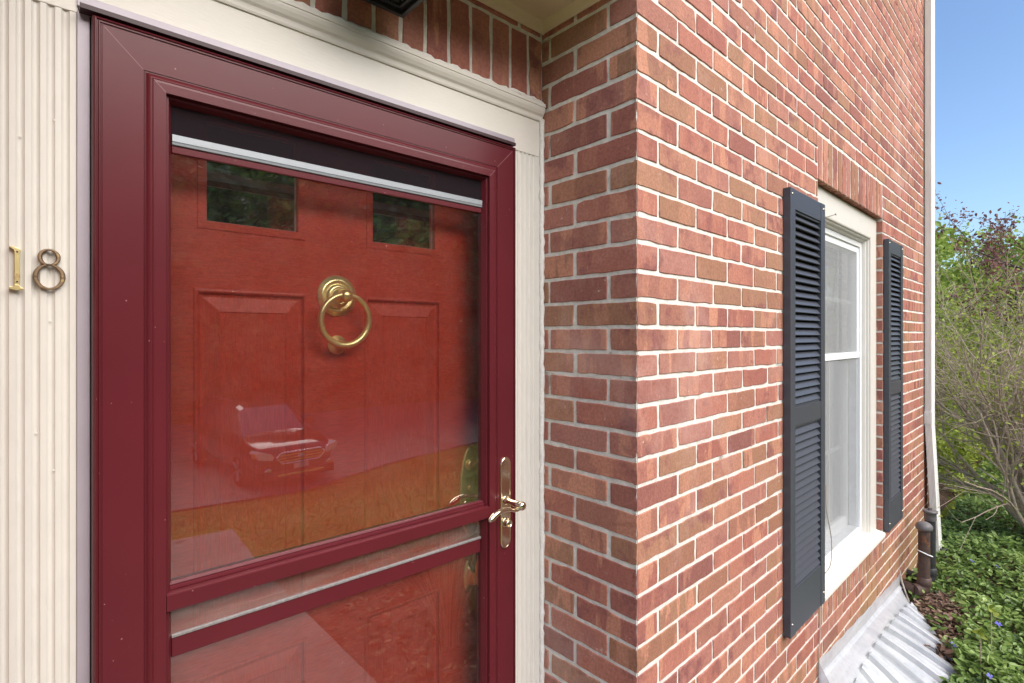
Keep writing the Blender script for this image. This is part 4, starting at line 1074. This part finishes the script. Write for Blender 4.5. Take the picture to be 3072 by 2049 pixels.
for i,(u,v,lab) in enumerate([(2860,1934,'blue periwinkle flower in the groundcover just beyond the corner of the clear cover'),(2970,2030,'dark blue periwinkle flower at the bottom edge, right of the clear cover'),(2994,1700,'blue periwinkle flower in the middle of the groundcover, below the bush stems'),(2915,1683,'pale blue periwinkle flower farther back, nearer the downspout'),(2995,1872,'faded blue periwinkle flower beside the tall seedling stems')]):
    p=ray(u,v,GZ+.11); flower(p.x,p.y,p.z,.017,'flower','periwinkle_flower',lab,'periwinkle flowers','flower')
# seedlings
for i,(u,v0,v1,lab) in enumerate([(2942,2030,1905,'thin seedling with yellow-orange top leaves, nearer the bottom edge'),(2974,2000,1838,'taller thin seedling with orange top leaves, farther right')]):
    p=ray(u,v0,GZ+.05); dd=p.x*.6656+p.y*.7463; top=Vector((p.x,p.y,(1006-v1)/F_PX*dd))
    root=empty('seedling',(p.x,p.y,GZ),lab,'seedling','yellow seedlings in the groundcover')
    mb=MB(); mb.tube([p,(p+top)/2+Vector((.004,0,0)),top],.0018,6); mb.build('stem',['twig'],root)
    Pq=np.array([list(top)]*9)+rng.normal(0,.008,(9,3)); leaf_cloud('leaves',Pq,.03,'bgleaf' if 0 else 'yleaf' if 'yleaf' in M else 'greenleaf',root,.3,.5)

# ------------------------------------------------------------------ trees and shrubs
def grow(mb,p,d,L,r,depth,tips,segs=5,wob=.22,kids=3,spread=.7,up=.12,shrink=.68,minr=.0015,side=True,rs=random,n=6):
    pts=[p.copy()]; rr=[r]; dirs=[d.copy()]
    for i in range(segs):
        d=(d+Vector((rs.gauss(0,wob),rs.gauss(0,wob),rs.gauss(0,wob)+up))*.5).normalized()
        p=p+d*(L/segs); pts.append(p.copy()); rr.append(max(minr,r*(1-.55*(i+1)/segs))); dirs.append(d.copy())
    mb.tube(pts,rr,n if r>.01 else (5 if r>.005 else 4),cap=False)
    if depth<=1:
        for q in pts[1:]: tips.append(q)
    if depth==0: return
    for k in range(kids):
        i=rs.randint(max(1,segs//3),segs)
        a=dirs[i]; o_=Vector((rs.gauss(0,1),rs.gauss(0,1),rs.gauss(0,.8))); o_=(o_-a*o_.dot(a)).normalized()
        nd=(a+o_*spread*rs.uniform(.6,1.3)).normalized()
        grow(mb,pts[i],nd,L*shrink*rs.uniform(.75,1.15),rr[i]*.68,depth-1,tips,max(3,segs-1),wob,kids,spread,up,shrink,minr,side,rs,n)
def shrub(x,y,h,nst,leafmat,nleaf,lsize,label,cat,name,group=None,seed=1,depth=3,r0=.02,lean=(0,0),barkm='twig',fan=.55,kids=3,leafrad=.06,zb=None):
    rs=random.Random(seed); z=gz(x,y) if zb is None else zb
    root=empty(name,(x,y,z),label,cat,group); tips=[]
    mb=MB()
    for k in range(nst):
        t=rs.uniform(0,2*math.pi); d=Vector((math.cos(t)*fan*rs.uniform(.3,1)+lean[0],math.sin(t)*fan*rs.uniform(.3,1)+lean[1],1)).normalized()
        grow(mb,Vector((x+rs.gauss(0,.05),y+rs.gauss(0,.05),z-.03)),d,h*rs.uniform(.5,.8),r0*rs.uniform(.6,1.1),depth,tips,6,.20,kids,.75,.05,.62,.0016,rs=rs)
    mb.build('stems',[barkm],root,recalc=False)
    T=np.array([list(t) for t in tips]); idx=rng.integers(0,len(T),nleaf)
    P=T[idx]+rng.normal(0,leafrad,(nleaf,3))
    leaf_cloud('foliage',P,lsize,leafmat,root,.25,.55)
    return root
# big many-stemmed bush right of the house
shrub(5.75,.32,1.75,24,'greenleaf',6000,.026,'large many-stemmed bare bush with small fresh green leaves beside the house corner','bush','deciduous_bush',None,11,3,.024,(.05,.30),'twig',.62,4,.05)
shrub(8.4,1.75,2.0,16,'greenleaf',7500,.040,'tangled grey-twigged shrub with sparse green leaves behind the downspout','shrub','deciduous_shrub','twiggy shrubs behind the bush',12,3,.026,(.0,-.05),'twig',.6,4,.06)
shrub(9.6,.85,2.0,16,'greenleaf',7500,.042,'bushy twiggy shrub standing farther back at the right edge','shrub','deciduous_shrub','twiggy shrubs behind the bush',13,3,.026,(.0,.0),'twig',.6,4,.07)
shrub(7.2,1.35,.62,16,'greenleaf',6500,.045,'low bright green leafy bush at the foot of the shrubs by the downspout','bush','low_bush',None,14,2,.010,(-.05,-.1),'twig',.8,3,.05)
def tree(x,y,h,cr,seed,name,label,cat,leafmat,nleaf,lsize,group=None,trunk_r=.14,crown_z=.55,zs=.8,barkm='darkbark',nclump=40,zb=None,open_=.0,trunk_h=.5):
    rs=random.Random(seed); rg=np.random.default_rng(seed); z=gz(x,y) if zb is None else zb
    root=empty(name,(x,y,z),label,cat,group); mb=MB(); tips=[]
    for k in range(1):
        grow(mb,Vector((x,y,z-.1)),Vector((rs.gauss(0,.05),rs.gauss(0,.05),1)).normalized(),h*(.5 if h<8 else .75),trunk_r,3,tips,7,.10,5,.8,.15,.55,.004,rs=rs,n=8)
    mb.build('trunk',[barkm],root,recalc=False)
    cz=z+h*crown_z
    C=[]
    for _ in range(nclump):
        v=rg.normal(size=3); v/=np.linalg.norm(v); rr=rg.uniform(.25,1)**.5
        C.append((x+v[0]*cr*rr,y+v[1]*cr*rr,cz+v[2]*cr*zs*rr,cr*rg.uniform(.16,.36),rg.uniform(0,1)))
    C=np.array(C); k=rg.integers(0,len(C),nleaf); v=rg.normal(size=(nleaf,3)); v/=np.linalg.norm(v,axis=1)[:,None]
    P=C[k,:3]+v*(C[k,3]*rg.uniform(.3,1,nleaf)**.6)[:,None]*np.array([1,1,.7])
    leaf_cloud('crown',P,lsize,leafmat,root,.35,.6,np.clip(C[k,4]*.6+rg.uniform(-.1,.5,nleaf),0,1)); return root
# background trees beyond the bushes (to the right, seen over the groundcover)
for i,(x,y,h,cr,lab,mt) in enumerate([
    (13.0,3.0,4.3,1.9,'light green leafy tree farthest left in the background, next to the downspout','bgleaf'),
    (15.2,1.6,4.4,2.1,'light green background tree in the middle behind the twiggy shrubs','bgleaf'),
    (14.2,-.4,4.2,1.9,'green background tree at the right edge under the purple leaves','bgleaf'),
    (20.5,4.4,5.4,2.6,'hazy green tree farther off behind the other background trees','bgleaf')]):
    tree(x,y,h,cr,40+i,'leafy_tree',lab,'tree',mt,9000,.11,'green trees in the background',.09,.50,.95,nclump=60)
# purple-leaf tree, branches reaching left into the sky
rs=random.Random(5); pr=empty('purple_leaf_tree',(9.0,-.55,gz(9,-.5)),'purple-leaved tree whose sparse branches reach across the blue sky at the right','tree')
mb=MB(); tips=[]; b0=Vector((9.0,-.55,gz(9,-.5)-.1))
grow(mb,b0,Vector((0,.05,1)),2.2,.10,0,[],6,.05,0,rs=rs)
for k in range(6):
    st=Vector((9.0,-.5,-.3+.12*k)); t=rs.uniform(.1,1.9) if k%3 else rs.uniform(0,6.28)
    grow(mb,st,Vector((-.15+.5*math.cos(t),math.sin(t)*.9+.25,.22+.3*rs.random())).normalized(),1.9*rs.uniform(.7,1.1),.017,2,tips,7,.16,3,.65,.05,.55,.002,rs=rs)
mb.build('branches',['darkbark'],pr,recalc=False)
T=np.array([list(t) for t in tips]); nl_=2000; P=T[rng.integers(0,len(T),nl_)]+rng.normal(0,.05,(nl_,3)); leaf_cloud('foliage',P,.045,'plumleaf',pr,.2,.55)

# trees behind the camera (mirrored in the storm door)
spots=[(-3.5,-23,11,4.2),(2.0,-24,12,4.6),(7.0,-22.5,11,4.3),(12,-22,12,4.6),(17.5,-20,12,4.8),(22,-16,11,4.6),(-9,-22,12,4.6),(25.5,-11.5,11,4.4),(31,-9,11,4.6),(4.5,-28,15,5.2),(14.5,-27,15,5.4),(22,-23,14,5.2),(9.5,-24.5,9,3.6)]
proto=[]
desc=['third from the left','fourth from the left','fifth from the left','middle','second from the right','broad third from the right','leftmost','second rightmost','rightmost','tall left one in the rear row','tall middle one in the rear row','tall right one in the rear row','smallest and narrowest']
for i,(x,y,h,cr) in enumerate(spots):
    tree(x,y,h*1.15,cr*1.1,70+i,'broadleaf_tree',f'{desc[i]} of the woodland trees mirrored in the storm door','tree','treeleaf',11000,.36,'woodland trees mirrored in the storm door',.22,.52,1.05,nclump=46)

n=34000; x=rng.uniform(-16,30,n); yy=-21.0-.0*x+np.where(x>14,(x-14)*.75,0)+rng.uniform(-2.2,1.0,n); z=-3.3+rng.uniform(0,1,n)**.8*(4.2+.7*np.sin(x*.9)+.5*np.sin(x*2.3))
tag(leaf_cloud('undergrowth',np.stack([x,yy,z],1),.34,'treeleaf',None,.3,.6,rng.uniform(0,.75,n)),kind='stuff')
n=42000; x=rng.uniform(-24,40,n); yy=-31.0+np.where(x>16,(x-16)*.8,0)+rng.uniform(-3,1.0,n); z=-3.3+rng.uniform(0,1,n)**1.2*(17+2*np.sin(x*.5)+1.5*np.sin(x*1.3))
tag(leaf_cloud('far_woods',np.stack([x,yy,z],1),.75,'treeleaf',None,.3,.6,rng.uniform(0,.6,n)),kind='stuff')
n=2600; x=rng.uniform(1.3,3.0,n); yy=rng.uniform(-1.6,.55,n); z=np.array([bedz(a_,b_) if b_>-1 else gz(a_,b_) for a_,b_ in zip(x,yy)])+rng.uniform(0.005,.04,n)
tag(leaf_cloud('bed_litter',np.stack([x,yy,z],1),.04,'bedlitter',None,.6,.45),kind='stuff')
# ornamental clump beside the walk, mirrored in the lower glass
def blades(name,cx,cy,n,h,w,mat,label,cat,spread,seed,droop=.6,grp=None):
    rg=np.random.default_rng(seed); z0=gz(cx,cy); t=rg.uniform(0,2*np.pi,n); r=rg.uniform(0,.12,n)*spread; out=rg.uniform(.1,1,n)*spread
    hh=h*rg.uniform(.55,1.1,n); k=7; V=[];Fq=[];C=[]
    for i in range(n):
        dx,dy=math.cos(t[i]),math.sin(t[i]); c=rg.uniform(0,1)
        for j in range(k):
            q=j/(k-1); rad=r[i]+out[i]*q**1.8*.5; z=z0+hh[i]*(q-droop*.35*q**3); ww=w*(1-q**2.5)*.5+.0004
            V+=[(cx+dx*rad-dy*ww,cy+dy*rad+dx*ww,z),(cx+dx*rad+dy*ww,cy+dy*rad-dx*ww,z)]; C+=[(c,0,0)]*2
        b=i*2*k; Fq+=[(b+2*j,b+2*j+1,b+2*j+3,b+2*j+2) for j in range(k-1)]
    o=np_mesh(name,np.array(V),np.array(Fq),mat,None,np.array(C)); return tag(o,label,cat,grp)
blades('iris_clump',1.9,-.25,90,.55,.022,'strap','clump of green strap-shaped leaves mirrored low in the storm door, next to the dry stems','plant',.5,1)
blades('dry_grass_clump',1.60,-.12,260,.75,.0035,'drygrass','clump of dry straw-coloured stems mirrored in the lower storm door glass','grass clump',.55,2,.2)
blades('leafy_clump',1.95,-1.0,120,.42,.02,'strap','smaller green strap-leaved clump farther along the bed, mirrored in the storm door','plant',.5,3)
# lawn blades near (seen only mirrored)
n=42000; x=rng.uniform(-1.5,7.5,n); y=-1.0-9*rng.uniform(0,1,n)**1.3; 
keep=~((x<1.3)&(y>-3.6)); e=-9.15-.17*np.maximum(0,x-4.2); keep&=(y>e); x=x[keep]; y=y[keep]
z=np.array([gz(a_,b_) for a_,b_ in zip(x,y)])-.005
tag(leaf_cloud('lawn_grass',np.stack([x,y,z],1),.075,'grassblade',None,-.6,.16),kind='stuff')
yf=MB()
for i,(u,v) in enumerate([(945,1568),(1035,1560),(538,1630),(735,1662),(1453,1562)]):
    TH=R(41.7286)
    p=ray(u,v,-1.72 if v>1600 else -1.9); q=Vector((p.x,2*(SY+.0175)-p.y,0)); q.z=gz(q.x,q.y)+.07
    flower(q.x,q.y,q.z,.045,'dandelion','dandelion','yellow dandelion mirrored in the storm door, '+['just above the rail, left of the middle','above the rail, the one nearer the middle','at the left edge beside the stone walk','just right of the stone walk','farthest right, below the brass lock plate'][i],'dandelions on the lawn','flower')

# ------------------------------------------------------------------ parked car (mirrored in the storm door)
def car():
    root=empty('parked_car',(0,0,0),'dark wagon-style car with chrome grille parked on the driveway, mirrored in the storm door glass','car')
    M['carpaint']=simple('car_paint',(.020,.018,.026),.18,.3,10,.05,0,spec=.7); M['carpaint'].node_tree.nodes['Principled BSDF'].inputs['Coat Weight'].default_value=1
    M['carglass']=simple('car_glass',(.16,.16,.17),.10,.55,10,.05,0,spec=1)
    M['chrome']=simple('chrome',(.85,.85,.87),.15,1,10,.02,0); M['lamp']=simple('headlamp',(.85,.86,.86),.12,.3,30,.25,.2); M['tyre']=simple('tyre_rubber',(.02,.02,.02),.8)
    M['rim']=simple('alloy',(.35,.35,.37),.3,.8); M['amber']=simple('amber_lens',(.8,.25,.02),.3); M['cladding']=simple('black_plastic_cladding',(.025,.025,.027),.6)
    M['plate']=simple('number_plate',(.55,.58,.55),.5)
    # x forward, y left, z up; origin centre on ground
    st=[(-2.38,.55,.98,.72),(-2.30,.42,1.06,.80),(-2.05,.34,1.10,.88),(-1.2,.28,1.10,.915),(0,.27,1.08,.92),(.75,.27,1.06,.92),(1.25,.28,1.02,.915),(1.75,.29,.96,.89),(2.10,.31,.90,.84),(2.28,.34,.84,.76),(2.38,.40,.76,.62),(2.41,.46,.70,.50)]
    mb=MB(); V=[]; n=14
    for (x,zb_,zt,w) in st:
        pts=[(-w*.86,zb_),(-w*.97,zb_+.10),(-w,zb_+.30*(zt-zb_)/.7),(-w*.985,zb_+.62*(zt-zb_)),(-w*.95,zt-.07),(-w*.86,zt-.015),(-w*.45,zt+.035)]
        pts=pts+[(-a_,b_) for a_,b_ in pts[::-1]]
        V+=[Vector((x,a_,b_)) for a_,b_ in pts]
    Fs=[(i*n+k,(i+1)*n+k,(i+1)*n+(k+1)%n,i*n+(k+1)%n) for i in range(len(st)-1) for k in range(n)]
    mb.add(V,Fs,0,True); mb.add(V[:n],[tuple(range(n))]); mb.add(V[-n:],[tuple(range(n))])
    # roof
    cab=[(-2.15,.86,1.10,.70,1.12),(-1.75,.86,1.10,.60,1.52),(-1.2,.87,1.09,.60,1.60),(-.2,.87,1.08,.60,1.64),(.30,.86,1.06,.585,1.60),(.55,.85,1.05,.575,1.54),(1.28,.80,1.02,.70,1.03)]
    V=[]
    for (x,wb,zb_,wt,zt) in cab:
        V+=[Vector((x,-wb,zb_)),Vector((x,-wt,zt-.05)),Vector((x,-wt*.85,zt)),Vector((x,wt*.85,zt)),Vector((x,wt,zt-.05)),Vector((x,wb,zb_))]
    for i in range(len(cab)-1):
        for k in range(5):
            glass=(k in (0,4) and 0<i<6) or (i in (0,5) and k==2) or (i==5)
            mb.add([V[i*6+k],V[(i+1)*6+k],V[(i+1)*6+k+1],V[i*6+k+1]],[(0,1,2,3)],1 if glass else 0,not glass)
    # pillars / rails
    for sgn in (-1,1):
        for (a_,b_) in (((1.27,.79,1.03),(.55,.58,1.505)),((.15,.865,1.07),(.10,.60,1.57)),((-.95,.872,1.09),(-.95,.605,1.57)),((-1.75,.86,1.1),(-1.72,.61,1.48))):
            mb.tube([(a_[0],sgn*(a_[1]+.008),a_[2]),(b_[0],sgn*(b_[1]+.012),b_[2])],.017,6,0)
        mb.tube([(-1.6,sgn*.60,1.60),(-1.3,sgn*.60,1.66),(-.2,sgn*.60,1.70),(.15,sgn*.59,1.66)],.02,6,2)
        mb.box(.62,.80,sgn*.98-.11,sgn*.98+.11,1.06,1.18,0)   # mirrors
    body=mb.build('body',['carpaint','carglass','cladding'],root)
    g=MB()
    gp_=[(-.42,.80),(.42,.80),(.52,.70),(.40,.56),(-.40,.56),(-.52,.70)]
    g.prism([(a_*.97,b_) for a_,b_ in gp_],lambda p:Vector((2.30,p[0],p[1]*.94+.02)),lambda p:Vector((2.425,p[0],p[1]*.94+.02)),0)
    for i in range(6):
        a_=gp_[i]; b_=gp_[(i+1)%6]; g.tube([(2.435,a_[0],a_[1]*.94+.02),(2.435,b_[0],b_[1]*.94+.02)],.022,6,1)
    for z in (.60,.66,.72): g.box(2.43,2.445,-.47,.47,z-.014,z+.014,1)
    g.lathe((2.44,0,.665),(1,0,0),[(.05,0),(.05,.01),(.02,.014)],20,1,sx=1.6,sz=.8)
    g.build('grille',['cladding','chrome'],root)
    for sgn in (-1,1):
        h=MB(); h.prism([(.56,.70),(.62,.78),(.86,.84),(.90,.78),(.84,.68),(.60,.64)],lambda p:Vector((2.0,sgn*p[0],p[1])),lambda p:Vector((2.44-.32*max(0,p[0]-.5),sgn*p[0],p[1])),0)
        h.box(2.10,2.29,sgn*.88-.02,sgn*.88+.02,.70,.80,1); h.build('headlight',['lamp','amber'],root)
    bp=MB(); bp.box(2.36,2.445,-.5,.5,.30,.34,1); bp.box(2.32,2.43,-.75,.75,.22,.40,0)
    for sgn in (-1,1): bp.lathe((2.36,sgn*.66,.42),(1,0,0),[(.07,0),(.07,.03),(.05,.035)],16,1)
    bp.build('bumper',['cladding','chrome'],root)
    pt=MB(); pt.box(2.43,2.447,-.16,.16,.42,.52); pt.build('number_plate',['plate'],root)
    for x in (-1.38,1.42):
        for sgn in (-1,1):
            w=MB(); w.lathe((x,sgn*.74,.345),(0,sgn,0),[(.24,.0),(.33,.0),(.345,.03),(.345,.17),(.33,.20),(.24,.205),(.235,.17),(.05,.175)],28,0)
            wo=w.build('wheel',['tyre'],root)
            rm_=MB()
            for k in range(5):
                t=2*math.pi*k/5; c_,s_=math.cos(t),math.sin(t); rm_.tube([(x+.04*c_,sgn*.93,.345+.04*s_),(x+.23*c_,sgn*.935,.345+.23*s_)],[.03,.035],6)
            rm_.build('rim',['rim'],wo)
    return root
cr_=car()
fwd=Vector((.08,.985,0)).normalized(); cpos=Vector((4.02,-11.75,0)); cr_.location=(cpos.x,cpos.y,gz(cpos.x,cpos.y)+.015); cr_.rotation_euler=(0,0,math.atan2(fwd.y,fwd.x))
